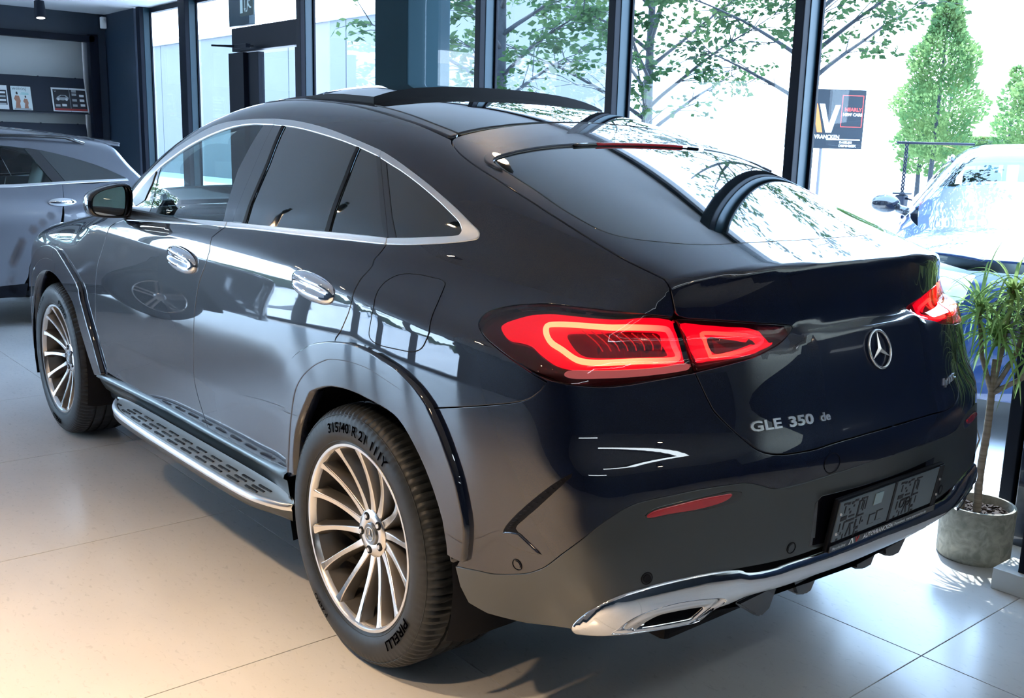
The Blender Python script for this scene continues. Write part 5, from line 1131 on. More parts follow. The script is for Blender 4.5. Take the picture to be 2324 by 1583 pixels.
WARM = (1.0, .70, .42)
def downlight(x, y, label, power=0, warm=WARM, tilt=(0, 0), size=.055, lamp=True, glow=30, spot=95):
    o = empty('ceiling_spot', (x, y, ZC)); tag(o, label, 'ceiling lamp', 'black ceiling spots')
    q = Euler((R(tilt[0]), R(tilt[1]), 0)).to_matrix()
    bm = bmesh.new(); add_cyl(bm, (0, 0, 0), (0, 0, -.03), .03, .03, 20); add_cyl(bm, (0, 0, -.02), (0, 0, -.06), .008, .008, 10)
    bm_obj('mount', bm, FRAMEB, o, smooth=True, angle=40)
    bm = bmesh.new(); z0, z1 = Vector((0, 0, -.05)), q @ Vector((0, 0, -.17))+Vector((0, 0, -.04))
    add_cyl(bm, z0, z1, size*.85, size, 28); bm_obj('lamp_body', bm, FRAMEB, o, smooth=True, angle=40)
    n = (z1-z0).normalized(); bm = bmesh.new(); add_cyl(bm, z1-n*.001, z1+n*.003, size*.72, size*.72, 28)
    bm_obj('lamp_lens', bm, mat('warm_lamp', (.9, .8, .7), .4, emit=warm, es=glow) if glow > 5 else mat('dim_lamp', (.8, .8, .78), .4, emit=(1, .95, .9), es=1.0), o, smooth=True, angle=40)
    if power:
        l = bpy.data.lights.new('spot', 'SPOT'); l.energy = power; l.color = warm; l.spot_size = R(spot); l.spot_blend = .8; l.shadow_soft_size = .05
        lo_ = bpy.data.objects.new('spot_light', l); lo_.location = z1+n*.02; lo_.rotation_euler = (-n).to_track_quat('Z', 'Y').to_euler(); link(lo_, o)
    return o
downlight(8.6, -.62, 'black ceiling spot hanging at the top left picture edge', glow=1, tilt=(0, 8))
SPOT_NAMES = ('nearest the rear wheel', 'beside the front doors', 'above the warm floor in the foreground', 'beside the front wing', 'second row, behind the foreground one', 'in front of the grey SUV', 'right above the sunroof, mirrored in the rear window', 'behind the camera, nearer one', 'behind the camera, farther one')
for i, (x, y, pw) in enumerate(((.1, 2.5, 130), (1.5, 2.6, 45), (-.9, 2.7, 150), (3.6, 2.6, 15), (.9, 4.6, 40), (5.2, 2.8, 15), (.68, -.08, 45), (-3.4, .3, 6), (-5.2, .3, 6))):
    downlight(x, y, 'warm ceiling spot '+SPOT_NAMES[i], pw, glow=60)

def fill_panel(x, y, L, label):  # added fill panels, out of view, brightening what the tailgate mirrors
    o = empty('fill_panel_light', (x, y, ZC)); tag(o, label, 'ceiling lamp', 'added fill lights behind the camera')
    box('housing', (0, 0, -.02), (.16, L, .04), FRAMEB, o, .004); box('diffuser', (0, 0, -.043), (.12, L-.04, .008), mat('fill_diffuser', (.8, .85, .9), .5, emit=(.80, .92, 1.0), es=6), o, .002)
fill_panel(-3.1, .2, 2.4, 'added cool fill light nearest the tailgate, out of frame'); fill_panel(-4.9, .6, 2.4, 'added cool fill light farther back, out of frame'); fill_panel(-6.3, 3.2, 2.4, 'added cool fill light in the far back corner, out of frame')

for x, nm in ((-2.1, 'nearest the window'), (-3.3, 'middle one of three'), (-4.5, 'farthest from the window')): downlight(x, -.35, 'added cool fill spot aimed at the grey upper wall, '+nm, 60, warm=(.82, .95, 1.0), tilt=(-62, 0), glow=8, spot=110)  # added fill spots, lifting the upper wall mirrored around the star
# ------------------------------------------------------------------ other cars
SUV_T = dict(
 PL=([-1.0,-.7,-.3,0,.6,1.5,2.3,2.87,3.3,3.6,3.9],[.84,.89,.925,.935,.925,.92,.93,.935,.92,.87,.75]),
 SL=([.15,.30,.45,.60,.72,.85,.95,1.03,1.10,1.18],[-.030,-.010,-.004,-.006,-.004,.0,-.012,-.035,-.075,-.13]),
 YB=([-1.0,-.6,-.2,.4,1.0,1.8,2.4,3.0],[.74,.80,.835,.86,.865,.85,.81,.74]),
 TB=([.80,.93,1.0,1.07,1.13,1.2,1.3,1.45,1.6,1.75],[1.0,.43,.20,.065,.0,-.030,-.07,-.140,-.24,-.38]),
 KS=([-1.0,-.5,.3,2.3,3],[.10,.05,.03,.03,.05]),
 HR=([-1.3,-.5,-.18,.2,.6,1.2,1.7,2.1,2.45],[1.30,1.45,1.50,1.543,1.570,1.585,1.55,1.43,1.29]),
 HH=([1.6,1.9,2.2,2.6,3.0,3.4,3.7,3.95],[.6,.9,1.11,1.10,1.06,1.00,.92,.80]),
 XR=([.0,.2,.35,.5,.65,.8,.95,1.02],[-.60,-.78,-.86,-.875,-.87,-.85,-.84,-.83]),
 XT=([.9,1.0,1.12,1.26,1.38,1.46,1.56],[-.86,-.82,-.70,-.555,-.46,-.40,-.33]),
 kh=([-1,-.7,-.2,1,2.3,3],[.06,.08,.12,.14,.12,.12]), kr=([.3,.9,1.15,1.40],[.14,.12,.10,.06]),
 rc=(.14,.06), zl=1.0, wb=2.87, zw=.37, nose=3.72, fl=.012, tuck=.05, crown=.16, low=.10)
FS = make_surface(SUV_T)
def arc(cx, r, a0, a1, n=14, y=.93, z=.37): return [(cx+r*math.cos(R(a0+(a1-a0)*i/n)), y, z+r*math.sin(R(a0+(a1-a0)*i/n))) for i in range(n+1)]
_proto = {}
def simple_wheel(root, x, s):
    if 'w' not in _proto:
        w = empty('wheel', parent=root)
        bm = bmesh.new(); lathe(bm, [(-.01,.24),(.004,.26),(.008,.30),(-.003,.345),(-.03,.37),(-.20,.37),(-.235,.345),(-.24,.30),(-.23,.25)], 48); bm_obj('tyre', bm, RUBBER, w)
        bm = bmesh.new(); lathe(bm, [(-.012,.235),(.0,.240),(.003,.248),(-.004,.252)], 48); bm_obj('rim_lip', bm, MACH, w)
        bm = bmesh.new(); lathe(bm, [(-.10,.001),(-.10,.20),(-.05,.238),(-.012,.236)], 32); bm_obj('rim_barrel', bm, BLACKM, w)
        for k in range(5):
            bm = bmesh.new(); a = 2*PI*k/5
            for sg in (-1, 1):
                b = a+sg*.18; add_box(bm, (math.sin(b)*.135, -.02, math.cos(b)*.135), (.026, .03, .23), .004, Euler((0, a+sg*.03, 0)).to_matrix())
            bm_obj('spoke', bm, MACH, w)
        bm = bmesh.new(); lathe(bm, [(-.04,.07),(.0,.06),(.004,.03),(.004,.001)], 24); bm_obj('hub', bm, MACH, w)
        _proto['w'] = w; w.location = (x, s*.915, .37)
        if s < 0: w.rotation_euler = (0, 0, PI)
        return w
    c = copy_tree(_proto['w'], root); c.location = (x, s*.915, .37); c.rotation_euler = (0, 0, PI if s < 0 else 0); return c
def suv(paint, label, loc, rz, group=None, trimm=SATIN, glass=None):
    r = empty('car', loc, rz); tag(r, label, 'car', group); K = dict(F=FS, grid=.045, step=.03)
    gz = glass or GLASSW
    belt = [(2.05,.86,1.09),(1.3,.87,1.10),(.5,.87,1.115),(-.1,.85,1.13),(-.38,.80,1.15)]
    top = sm([(-.38,.80,1.17),(-.30,.79,1.22),(-.16,.77,1.29),(.06,.75,1.37),(.31,.73,1.43),(.8,.71,1.475),(1.2,.71,1.47),(1.55,.72,1.42),(1.85,.76,1.30),(2.10,.84,1.11)], 3)
    sill = [(2.42,.92,.33),(1.5,.92,.30),(.47,.92,.33)]
    D = (0, .9, .35)
    sh0 = [(2.10,.86,1.09),(2.14,.9,.9),(2.18,.92,.6),(2.12,.92,.32)]; sh1 = [(1.05,.87,1.10),(1.10,.9,.95),(1.12,.92,.6),(1.08,.92,.31)]; sh2 = [(.14,.86,1.13),(.155,.9,1.0),(.20,.92,.80)]
    fd_ = panel('front_door', sh0+sh1[::-1]+[belt[0]], D, paint, r, **K)
    rd_ = panel('rear_door', sh1+[(.50,.92,.33)]+arc(0, .46, 5, 62, 6)+sh2[::-1][0:]+[(.5,.87,1.115)], D, paint, r, **K)
    panel('front_wing', sh0[::-1]+[(2.2,.80,1.10),(2.6,.79,1.08),(3.0,.77,1.05),(3.3,.72,.98),(3.48,.74,.80),(3.45,.80,.60),(3.42,.82,.33),(3.33,.85,.34)]+arc(2.87, .45, 2, 178), D, paint, r, **K)
    panel('side_frame', [(.14,.86,1.13)]+belt[3:]+top+[(2.25,.80,1.15),(2.0,.68,1.40),(1.72,.58,1.54),(1.2,.54,1.57),(.6,.54,1.56),(0,.54,1.52),(-.30,.56,1.46),(-.45,.66,1.30),(-.60,.72,1.15),(-.78,.74,.95),(-.80,.78,.72),(-.62,.88,.68),(-.47,.92,.66)]+arc(0, .46, 142, 66, 6)+sh2[::-1][1:-1], (-.2, .85, .4), paint, r, **K)
    J = dict(K, seam=True, mode='join')
    panel('roof', [(1.70,0,1.59),(1.70,.57,1.545),(1.2,.53,1.57),(.6,.53,1.56),(0,.53,1.52),(-.28,.54,1.465),(-.34,0,1.485)], (0, 0, 1), paint, r, **J)
    panel('bonnet', [(2.30,0,1.15),(2.22,.6,1.12),(2.22,.79,1.10),(2.6,.785,1.08),(3.0,.765,1.05),(3.3,.71,.98),(3.5,.45,.93),(3.58,0,.92)], (.2, 0, 1), paint, r, **J)
    panel('front_bumper', [(3.59,0,.90),(3.5,.46,.90),(3.32,.72,.95),(3.48,.75,.80),(3.46,.80,.6),(3.43,.83,.30),(3.7,.5,.26),(3.72,0,.26)], (.8, .5, .1), paint, r, **J)
    panel('grille', [(3.64,0,.86),(3.62,.30,.85),(3.65,.42,.72),(3.66,.36,.56),(3.70,0,.52)], (1, 0, .1), BLACKG, r, **dict(J, off=.006))
    panel('headlamp', [(3.56,.44,.88),(3.36,.72,.90),(3.44,.76,.78),(3.60,.48,.74)], (.8, .5, .1), mat('headlamp_clear', (.55, .60, .66), .06, .2, 1), r, **dict(K, off=.006))
    panel('windscreen', [(2.28,0,1.17),(2.20,.74,1.14),(1.98,.66,1.41),(1.72,.57,1.54),(1.73,0,1.585)], (.5, 0, .8), gz, r, **J)
    panel('tailgate', [(-.36,0,1.485),(-.32,.54,1.455),(-.46,.65,1.30),(-.61,.71,1.15),(-.79,.73,.95),(-.80,.72,.60),(-.85,0,.60),(-.72,0,1.10),(-.68,.55,1.11),(-.48,.52,1.33),(-.42,.46,1.42),(-.42,0,1.44)], (-.8, 0, .5), paint, r, **J)
    panel('rear_window', [(-.43,0,1.43),(-.43,.46,1.41),(-.49,.53,1.32),(-.68,.56,1.12),(-.72,0,1.11)], (-.8, 0, .5), gz, r, **J)
    panel('rear_bumper', [(-.82,0,.59),(-.80,.72,.59),(-.80,.78,.70),(-.62,.89,.67),(-.46,.92,.64),(-.45,.92,.36),(-.75,.8,.30),(-.85,0,.30)], (-.8, .6, 0), paint, r, **J)
    panel('roof_spoiler', [(-.26,0,1.53),(-.24,.50,1.49),(-.44,.52,1.455),(-.50,0,1.47)], (0, 0, 1), paint, r, F=lambda p: p[..., 2]-(1.497+.12*(p[..., 0]+.26)-.10*p[..., 1]**2), seam=True, mode='join', grid=.06, depth=.03, bev=.004)
    panel('tail_lamp', [(-.74,.72,1.06),(-.60,.86,1.02),(-.60,.88,.93),(-.78,.74,.92)], (-.7, .7, 0), mat('tail_red', (.25, .01, .02), .1, 0, 1), r, **dict(K, off=.005))
    g1 = panel('window_glass', [(1.0,.87,1.115)]+[(1.98,.86,1.11)]+top[::-1][2:9]+[(1.02,.72,1.48)], D, gz, fd_, **dict(K, off=-.004))
    panel('window_glass', [(.92,.87,1.115),(.94,.72,1.48)]+[p for p in top[::-1] if .36 < p[0] < .9]+[(.355,.73,1.435),(.20,.86,1.13)], D, gz, rd_, **dict(K, off=-.004))
    panel('quarter_window', [(.10,.86,1.135),(.26,.74,1.42)]+[p for p in top[::-1] if p[0] < .24]+[(-.37,.80,1.155)], D, PRIV, r, **dict(K, off=-.003))
    panel('door_pillar', [(1.02,.87,1.11),(1.02,.72,1.485),(.94,.72,1.485),(.92,.87,1.11)], D, BLACKG, r, **dict(K, off=-.001))
    panel('door_pillar', [(.20,.86,1.125),(.355,.73,1.435),(.26,.74,1.425),(.10,.86,1.13)], D, BLACKG, r, **dict(K, off=-.001))
    panel('chrome_strip', [(2.05,.87,1.085),(.5,.88,1.11),(-.40,.80,1.145),(-.39,.80,1.165),(.5,.86,1.128),(2.02,.86,1.108)], D, trimm, r, **dict(K, off=.004, bev=.003))
    for s in (1, -1):
        bm = bmesh.new(); X, N = surf_pts(FS, [(x, s*.60, 1.55) for x in np.linspace(1.45, -.12, 12)], (0, 0, 1))
        P = [Vector(p)+Vector((0, 0, .035 if 0 < i < 11 else .002)) for i, p in enumerate(X)]; add_tube(bm, P, .014, 8)
        bm_obj('roof_rail', bm, BLACKG, r, smooth=True)
    for x0 in (.27, 1.30):
        X, N = surf_pts(FS, [(x0-.10, .9, .985)], (0, 1, 0))
        for s, pp in zip((1, -1), fd_ if x0 > 1 else rd_):
            bm = bmesh.new(); bmesh.ops.create_uvsphere(bm, u_segments=20, v_segments=12, radius=1, matrix=Matrix.Translation((x0-.10, s*(X[0][1]+.012), .985)) @ Matrix.Diagonal((.108, .016, .034, 1))); bm_obj('door_handle', bm, CHROME, pp, smooth=True)
            bm = bmesh.new(); bmesh.ops.create_uvsphere(bm, u_segments=20, v_segments=8, radius=1, matrix=Matrix.Translation((x0-.10, s*(X[0][1]-.002), .965)) @ Matrix.Diagonal((.06, .006, .026, 1))); bm_obj('handle_bowl', bm, BLACKG, pp, smooth=True)
    for s in (1, -1):
        bm = bmesh.new(); bmesh.ops.create_uvsphere(bm, u_segments=20, v_segments=12, radius=1, matrix=Matrix.Translation((1.98, s*1.0, 1.16)) @ Matrix.Diagonal((.06, .095, .062, 1)))
        add_tube(bm, [(1.98, s*.92, 1.13), (2.0, s*.85, 1.11)], .03, 8); mm = bm_obj('door_mirror', bm, BLACKG, r, smooth=True)
    for s in (1, -1):
        panel('lower_cladding', [(2.42,.92,.36),(2.40,.92,.25),(.48,.92,.25),(.46,.92,.36),(.8,.92,.335),(1.5,.92,.32),(2.1,.92,.335)], (0, 1, 0), BLACKM, r, **dict(K, off=.006)) if s > 0 else None
    for wx in (0, 2.87):
        for s in (1, -1):
            simple_wheel(r, wx, s); bm = bmesh.new(); vs = []
            for a in range(-5, 186, 15): vs.append([bm.verts.new((wx+rr*math.cos(R(a)), s*y, .37+rr*math.sin(R(a)))) for rr, y in ((.45, .90), (.45, .60), (.05, .58))])
            for i in range(len(vs)-1):
                for k in range(2): bm.faces.new((vs[i][k], vs[i+1][k], vs[i+1][k+1], vs[i][k+1]))
            bm_obj('wheel_well', bm, BLACKM, r)
    box('underbody', (1.4, 0, .30), (4.2, 1.1, .12), BLACKM, r, .03); box('cabin_floor', (.9, 0, .62), (2.9, 1.62, .30), DRK, r, .03)
    for x, y in ((1.15, .36), (1.15, -.36), (.25, .36), (.25, -.36)):
        bm = bmesh.new(); add_box(bm, (x-.26, y, .98), (.14, .46, .56), .05, Euler((0, R(-15), 0)).to_matrix()); add_box(bm, (x-.34, y, 1.30), (.09, .24, .16), .04); bm_obj('seat', bm, DRK, r, smooth=True)
    box('dashboard', (1.95, 0, .95), (.4, 1.45, .2), DRK, r, .05)
    return r
GREYP = paint_mat('grey_metallic_paint', (.16, .17, .20), (.26, .27, .30), 1.5)
MATS['grey_metallic_paint'].node_tree.nodes['Principled BSDF'].inputs['Metallic'].default_value = .75
BLUEP = paint_mat('bright_blue_black_paint', (.004, .020, .075), (.02, .06, .16), 1.6)
suv(GREYP, 'grey estate SUV with roof rails parked crosswise behind the blue car, below the magazines', (6.93, -.15, 0), PI/2)
suv(BLUEP, 'dark blue SUV standing outside on the bright yard behind the green plant', CAR2 if 'CAR2' in globals() else (1.73, -7.14, -.13), R(118)).scale = (1.12, 1.12, 1.12)
# ------------------------------------------------------------------ outdoors
GZ = -.13
PAVE = noise_mat('sunlit_concrete_yard', (.52, .53, .54), (.60, .60, .60), 2.5, .8)
g = box('ground', (8, 0, GZ-.15), (150, 150, .30), PAVE)
tag(g, kind='structure')
tag(box('trim_kerb', (0, -2.2, GZ+.01), (24, .12, .03), mat('kerb_grey', (.30, .31, .32), .8)), kind='structure')
# pale industrial hall opposite the showroom
HALL = noise_mat('pale_blue_cladding', (.066, .074, .084), (.074, .082, .092), .6, .7)
h = empty('building', (38, -15, GZ)); tag(h, 'pale blue-grey industrial hall with flat roof behind the left windows', 'building')
for i in range(14): box('wall_panel', (-21+i*3.9, 0, 2.7), (3.86, .3, 5.4), HALL, h, .01)
box('roof_edge', (4.3, 0, 5.48), (55, .5, .16), mat('roof_edge_grey', (.30, .33, .36), .6), h)
h2 = empty('building', (13.6, -34.2, GZ)); tag(h2, 'low white building with pale roof far behind the slim trees', 'building')
box('wall', (0, 0, 1.0), (3, 2.4, 2.0), mat('white_render', (.62, .62, .60), .8), h2); box('roof', (0, 0, 2.12), (3.4, 2.8, .25), mat('grey_roof', (.25, .27, .30), .7), h2)
for k in range(2): box('window', (-.8+k*1.5, 1.21, 1.2), (.8, .06, .9), mat('far_glass', (.10, .14, .18), .1), h2)
h3 = empty('building', (22, -19, GZ)); tag(h3, 'grey block building with dark window band behind the middle trees', 'building')
box('wall', (0, 0, 1.9), (10, 5, 3.8), mat('block_grey', (.44, .49, .54), .8), h3); box('roof', (0, 0, 3.9), (10.4, 5.4, .25), mat('block_roof', (.34, .38, .42), .7), h3)
for k in range(4): box('window', (-3.6+k*2.4, 2.52, 1.9), (1.6, .06, 1.1), mat('far_glass', (.10, .14, .18), .1), h3)

def leaf_mat(name, c1, c2, tr=.35):
    m = bpy.data.materials.new(name); m.use_nodes = True; n = m.node_tree; n.nodes.clear(); o = n.nodes.new('ShaderNodeOutputMaterial')
    d = n.nodes.new('ShaderNodeBsdfDiffuse'); t = n.nodes.new('ShaderNodeBsdfTranslucent'); mx = n.nodes.new('ShaderNodeMixShader'); mx.inputs[0].default_value = tr
    g = n.nodes.new('ShaderNodeTexCoord'); nz = n.nodes.new('ShaderNodeTexNoise'); nz.inputs['Scale'].default_value = 2.2
    cr = n.nodes.new('ShaderNodeValToRGB'); cr.color_ramp.elements[0].color = (*c1, 1); cr.color_ramp.elements[1].color = (*c2, 1); cr.color_ramp.elements[0].position = .35; cr.color_ramp.elements[1].position = .65
    n.links.new(g.outputs['Object'], nz.inputs[0]); n.links.new(nz.outputs['Fac'], cr.inputs[0])
    for s in (d, t): n.links.new(cr.outputs[0], s.inputs[0])
    n.links.new(d.outputs[0], mx.inputs[1]); n.links.new(t.outputs[0], mx.inputs[2]); n.links.new(mx.outputs[0], o.inputs[0]); MATS[name] = m; return m
BARK = noise_mat('grey_bark', (.008, .011, .015), (.016, .020, .025), 20, .9)
LEAFG = leaf_mat('fresh_green_leaves', (.018, .042, .018), (.045, .080, .032), .5)
LEAFP = leaf_mat('pale_green_leaves', (.06, .125, .045), (.16, .23, .08), .5)
LEAFD = leaf_mat('deep_green_leaves', (.03, .07, .03), (.06, .11, .045))
def leaf_cloud(name, P, D, size, m, parent, rnd, star=True):
    """many small pointed leaves at points P, drooping along D"""
    V = []; F = []
    for p, d in zip(P, D):
        s = size*rnd.uniform(.6, 1.25); a = Vector(d).normalized(); b = a.cross(Vector((rnd.uniform(-1, 1), rnd.uniform(-1, 1), rnd.uniform(.2, 1)))).normalized()
        p = Vector(p); i = len(V); nrm = a.cross(b)
        V += [p, p+a*s*.45+b*s*.30, p+a*s, p+a*s*.45-b*s*.30+nrm*s*.06]; F += [(i, i+1, i+2), (i, i+2, i+3)]
    o = mesh_obj(name, V, F, m, parent); tag(o, kind='stuff'); return o
def maple(loc, label, seed, h=5.5, spread=2.0, lean=0, zlow=1.7, nb=18, leaves=2600, tr=.075, m=LEAFG, size=.088, group=None, zfork=1.9, zclip=0):
    rnd = random.Random(seed); t = empty('tree', loc); tag(t, label, 'tree', group)
    bm = bmesh.new(); tips = []
    tp = [(0, 0, 0), (.02, .01, 1.0), (-.01, .02, zfork), (.04, -.02, zfork+1), (.02, 0, h*.75), (0, 0, h)]
    add_tube(bm, tp, [tr*1.15, tr, tr*.9, tr*.6, tr*.4, tr*.15], 10); bm_obj('trunk', bm, BARK, t, smooth=True)
    bm = bmesh.new()
    for i in range(nb):
        z = zfork-.25+(h-zfork)*.75*(i/nb); a = i*2.4+rnd.uniform(-.3, .3); L = spread*rnd.uniform(.75, 1.15)*(1-.35*i/nb)
        up = .55+.5*i/nb; pts = [Vector((0, 0, z))]
        d = Vector((math.cos(a), math.sin(a), up)).normalized()
        for k in range(7):
            pts.append(pts[-1]+d*L/7); d = (d+Vector((rnd.uniform(-.10, .10), rnd.uniform(-.10, .10), rnd.uniform(-.08, .02)))).normalized()
        add_tube(bm, pts, [tr*.34*(1-.85*k/7) for k in range(8)], 5)
        for k in range(2, 8):
            for q in range(3):
                dd = (d+Vector((rnd.uniform(-1, 1), rnd.uniform(-1, 1), rnd.uniform(-.45, .35)))).normalized(); ln = rnd.uniform(.25, .6)
                e = pts[k]+dd*ln+Vector((0, 0, -.05)); add_tube(bm, [pts[k], (pts[k]+e)/2+Vector((0, 0, .03)), e], [.006, .004, .002], 4); tips.append((pts[k], e))
    bm_obj('branches', bm, BARK, t, smooth=True)
    P = []; D = []
    for _ in range(leaves):
        a, b = tips[rnd.randrange(len(tips))]; s = rnd.uniform(.35, 1.05); p = a*(1-s)+b*s+Vector((rnd.gauss(0, .05), rnd.gauss(0, .05), rnd.gauss(0, .035)))
        dirn = (b-a).normalized()*.7+Vector((rnd.uniform(-1, 1), rnd.uniform(-1, 1), rnd.uniform(-.6, .15)))
        if p.z > zclip+.25*math.sin(p.x*3)+rnd.uniform(0, .25): P.append(p); D.append(dirn)
    leaf_cloud('foliage', P, D, size, m, t, rnd); return t
maple((5.45, -3.95, GZ), 'thin-trunked maple close to the glass, right of the grey column', 11, 5.2, 1.5, zfork=2.0, leaves=4200, zclip=2.2)
maple((5.74, -6.38, GZ), 'maple with dark straight trunk standing between the two middle posts', 23, 5.4, 2.1, leaves=5200, zfork=1.75, zclip=2.15)
maple((3.55, -6.32, GZ), 'maple hidden behind the tall front post, branches spreading both sides', 37, 5.4, 1.9, leaves=5200, zfork=2.35, zclip=2.45)
def column_tree(loc, label, seed, h, w, n, m=LEAFP, z0=1.55, size=.15, stake=True):
    rnd = random.Random(seed); t = empty('tree', loc); tag(t, label, 'tree')
    bm = bmesh.new(); add_tube(bm, [(0, 0, 0), (.03, 0, 1.2), (0, 0, h*.9)], [.08, .06, .02], 8); bm_obj('trunk', bm, BARK, t, smooth=True)
    P = []; D = []
    prof = lambda u: math.sin(PI*min(1, u**.62))**.8*(1-.25*u)+.06
    for _ in range(n):
        u = rnd.random()**.9; r = w/2*prof(u)*(rnd.random()**.4)*(1+.18*math.sin(u*21+rnd.random())); a = rnd.uniform(0, 2*PI)
        P.append((math.cos(a)*r, math.sin(a)*r, z0+(h-z0)*u)); D.append((math.cos(a)*.6, math.sin(a)*.6, rnd.uniform(-.2, 1)))
    leaf_cloud('foliage', P, D, size, m, t, rnd); return t
column_tree((10.14, -21.34, GZ), 'tall flame-shaped green tree behind the outdoor blue car', 5, 5.35, 2.0, 13000, size=.105)
column_tree((8.97, -24.5, GZ), 'flame-shaped tree cut by the right picture edge', 6, 4.3, 2.2, 8000, size=.11)
column_tree((10.8, -26.7, GZ), 'slim loose young tree between the two flame-shaped trees', 7, 4.1, 1.0, 700, size=.16)
column_tree((12.5, -25.1, GZ), 'small yellow-green tree left of the tall flame-shaped tree', 8, 3.6, 1.5, 2600, z0=1.1)
column_tree((13.3, -28.0, GZ), 'faint thin young tree at the left end of the hedge', 9, 5.0, 1.2, 500, size=.16)
def hedge(loc, s, label, seed, n, rz=0, m=LEAFD):
    rnd = random.Random(seed); t = empty('hedge', loc, rz); tag(t, label, 'hedge')
    bm = bmesh.new(); add_box(bm, (0, 0, s[2]*.48), (s[0]*.97, s[1]*.85, s[2]*.92), .15); bm_obj('hedge_core', bm, mat('hedge_core_green', (.03, .07, .03), .9), t, smooth=True)
    P = []; D = []
    for _ in range(n):
        x, y, z = rnd.uniform(-.5, .5)*s[0], rnd.uniform(-.5, .5)*s[1], rnd.uniform(.02, 1.03)*s[2]
        if rnd.random() < .6: y = math.copysign(s[1]*.47, y)
        else: z = s[2]*rnd.uniform(.93, 1.05)
        P.append((x, y, z)); D.append((rnd.uniform(-1, 1), math.copysign(1, y), rnd.uniform(-.3, .8)))
    leaf_cloud('foliage', P, D, .14, m, t, rnd); return t
hg = hedge((11.6, -30.6, 1.50), (9, .9, .62), 'flat clipped green hedge raised on pale stems behind the slim trees', 3, 5000, R(-8), LEAFP)
for k in range(9):
    bm = bmesh.new(); add_cyl(bm, (-4+k, 0, GZ-1.5), (-4+k, 0, .1), .035, .03, 8); bm_obj('stem', bm, mat('pale_stem', (.30, .30, .28), .8), hg)
# greenery and yard beyond the windows at the far left of the hall (mirrored in the doors)
hedge((17.5, 6.5, GZ), (16, 1.2, .95), 'long green hedge across the yard, out of frame on the left', 4, 5000, PI/2, LEAFG)
hedge((10, 15.5, GZ), (16, 1.2, 1.1), 'green hedge in front of the left windows, out of frame', 5, 4500, 0, LEAFG)
maple((15.5, 3.6, GZ), 'round young maple on the yard left of the grey SUV, out of frame', 41, 4.6, 1.9, leaves=2200, m=LEAFP, size=.16)
maple((14.5, 9.5, GZ), 'second young maple on the left yard, out of frame', 43, 4.8, 1.9, leaves=2200, size=.16)
tag(box('trim_road', (14.2, 6, GZ+.006), (.5, 24, .012), mat('road_line', (.10, .11, .12), .8)), kind='structure')

# dealer sign on its pole
s_ = empty('sign', (0, 0, 0)); tag(s_, 'grey dealer sign with orange and white letters on a thin pole', 'sign')
SGN = mat('sign_slate', (.020, .026, .033), .6, spec=.2); WH = mat('sign_print_white', (.85, .85, .85), .5); OR = mat('sign_print_orange', (.90, .16, .02), .5); RD = mat('sign_print_red', (.80, .04, .03), .5)
A = Vector((4.0, -7.30, 0)); sr = Vector((-.56, -.83, 0)).normalized(); sn = Vector((-sr.y, sr.x, 0)); sn = sn if sn.y > 0 else -sn
s_.location = A+Vector((0, 0, 0)); ang = math.atan2(sr.y, sr.x); s_.rotation_euler = (0, 0, ang)
SW, SH, SZ = .86, .625, 1.575
ysg = -1 if (Matrix.Rotation(ang, 3, 'Z') @ Vector((0, 1, 0))).y < 0 else 1
box('board', (0, 0, SZ+SH/2), (SW, .04, SH), SGN, s_, .006)
bm = bmesh.new(); add_cyl(bm, (-.02, 0, GZ), (-.02, 0, SZ), .018, .018, 10); bm_obj('pole', bm, mat('pole_grey', (.16, .15, .16), .6), s_)
bm = bmesh.new(); add_cyl(bm, (-.30, 0, GZ), (-.30, 0, SZ), .018, .018, 10); bm_obj('pole', bm, mat('pole_grey', (.16, .15, .16), .6), s_)
def sp_(pts, m): mesh_obj('sign_print', [(p[0], ysg*.0215, SZ+p[1]) for p in pts], [tuple(range(len(pts)))], m, s_)
def st_(t, size, x, z, m, sx=1.0, bold=.002):
    V, F = text_mesh(t, size, bold); mesh_obj('sign_print', [(x+v[0]*sx, ysg*.0215, SZ+z+v[1]) for v in V], F, m, s_)
sp_([(-.29, .17), (-.23, .17), (-.15, .40), (-.16, .47), (-.19, .47)], OR); sp_([(-.17, .47), (-.105, .47), (-.030, .17), (-.090, .17)], OR)
sp_([(-.085, .47), (-.025, .47), (.035, .26), (.035, .17), (.005, .17)], WH); sp_([(.035, .26), (.095, .46), (.150, .46), (.070, .17), (.035, .17)], WH)
for a, b, c, d in ((.165, .56, .405, .568), (.165, .23, .405, .238), (.165, .23, .173, .568), (.397, .23, .405, .568)): sp_(rect(a, b, c, d), RD)
st_('NEARLY', .052, .200, .400, RD, 1.0); st_('NEW CARS', .043, .185, .350, WH, 1.0)
st_('AUTO', .058, -.285, .105, RD, 1.05); st_('VRANCKEN', .058, -.115, .105, WH, .92); sp_(rect(.02, .092, .40, .104), WH)
st_('DAGELIJKS', .030, .17, .060, WH, 1.0, .001); st_('DIEPENBEEK', .034, .165, .022, WH, 1.05, .001)

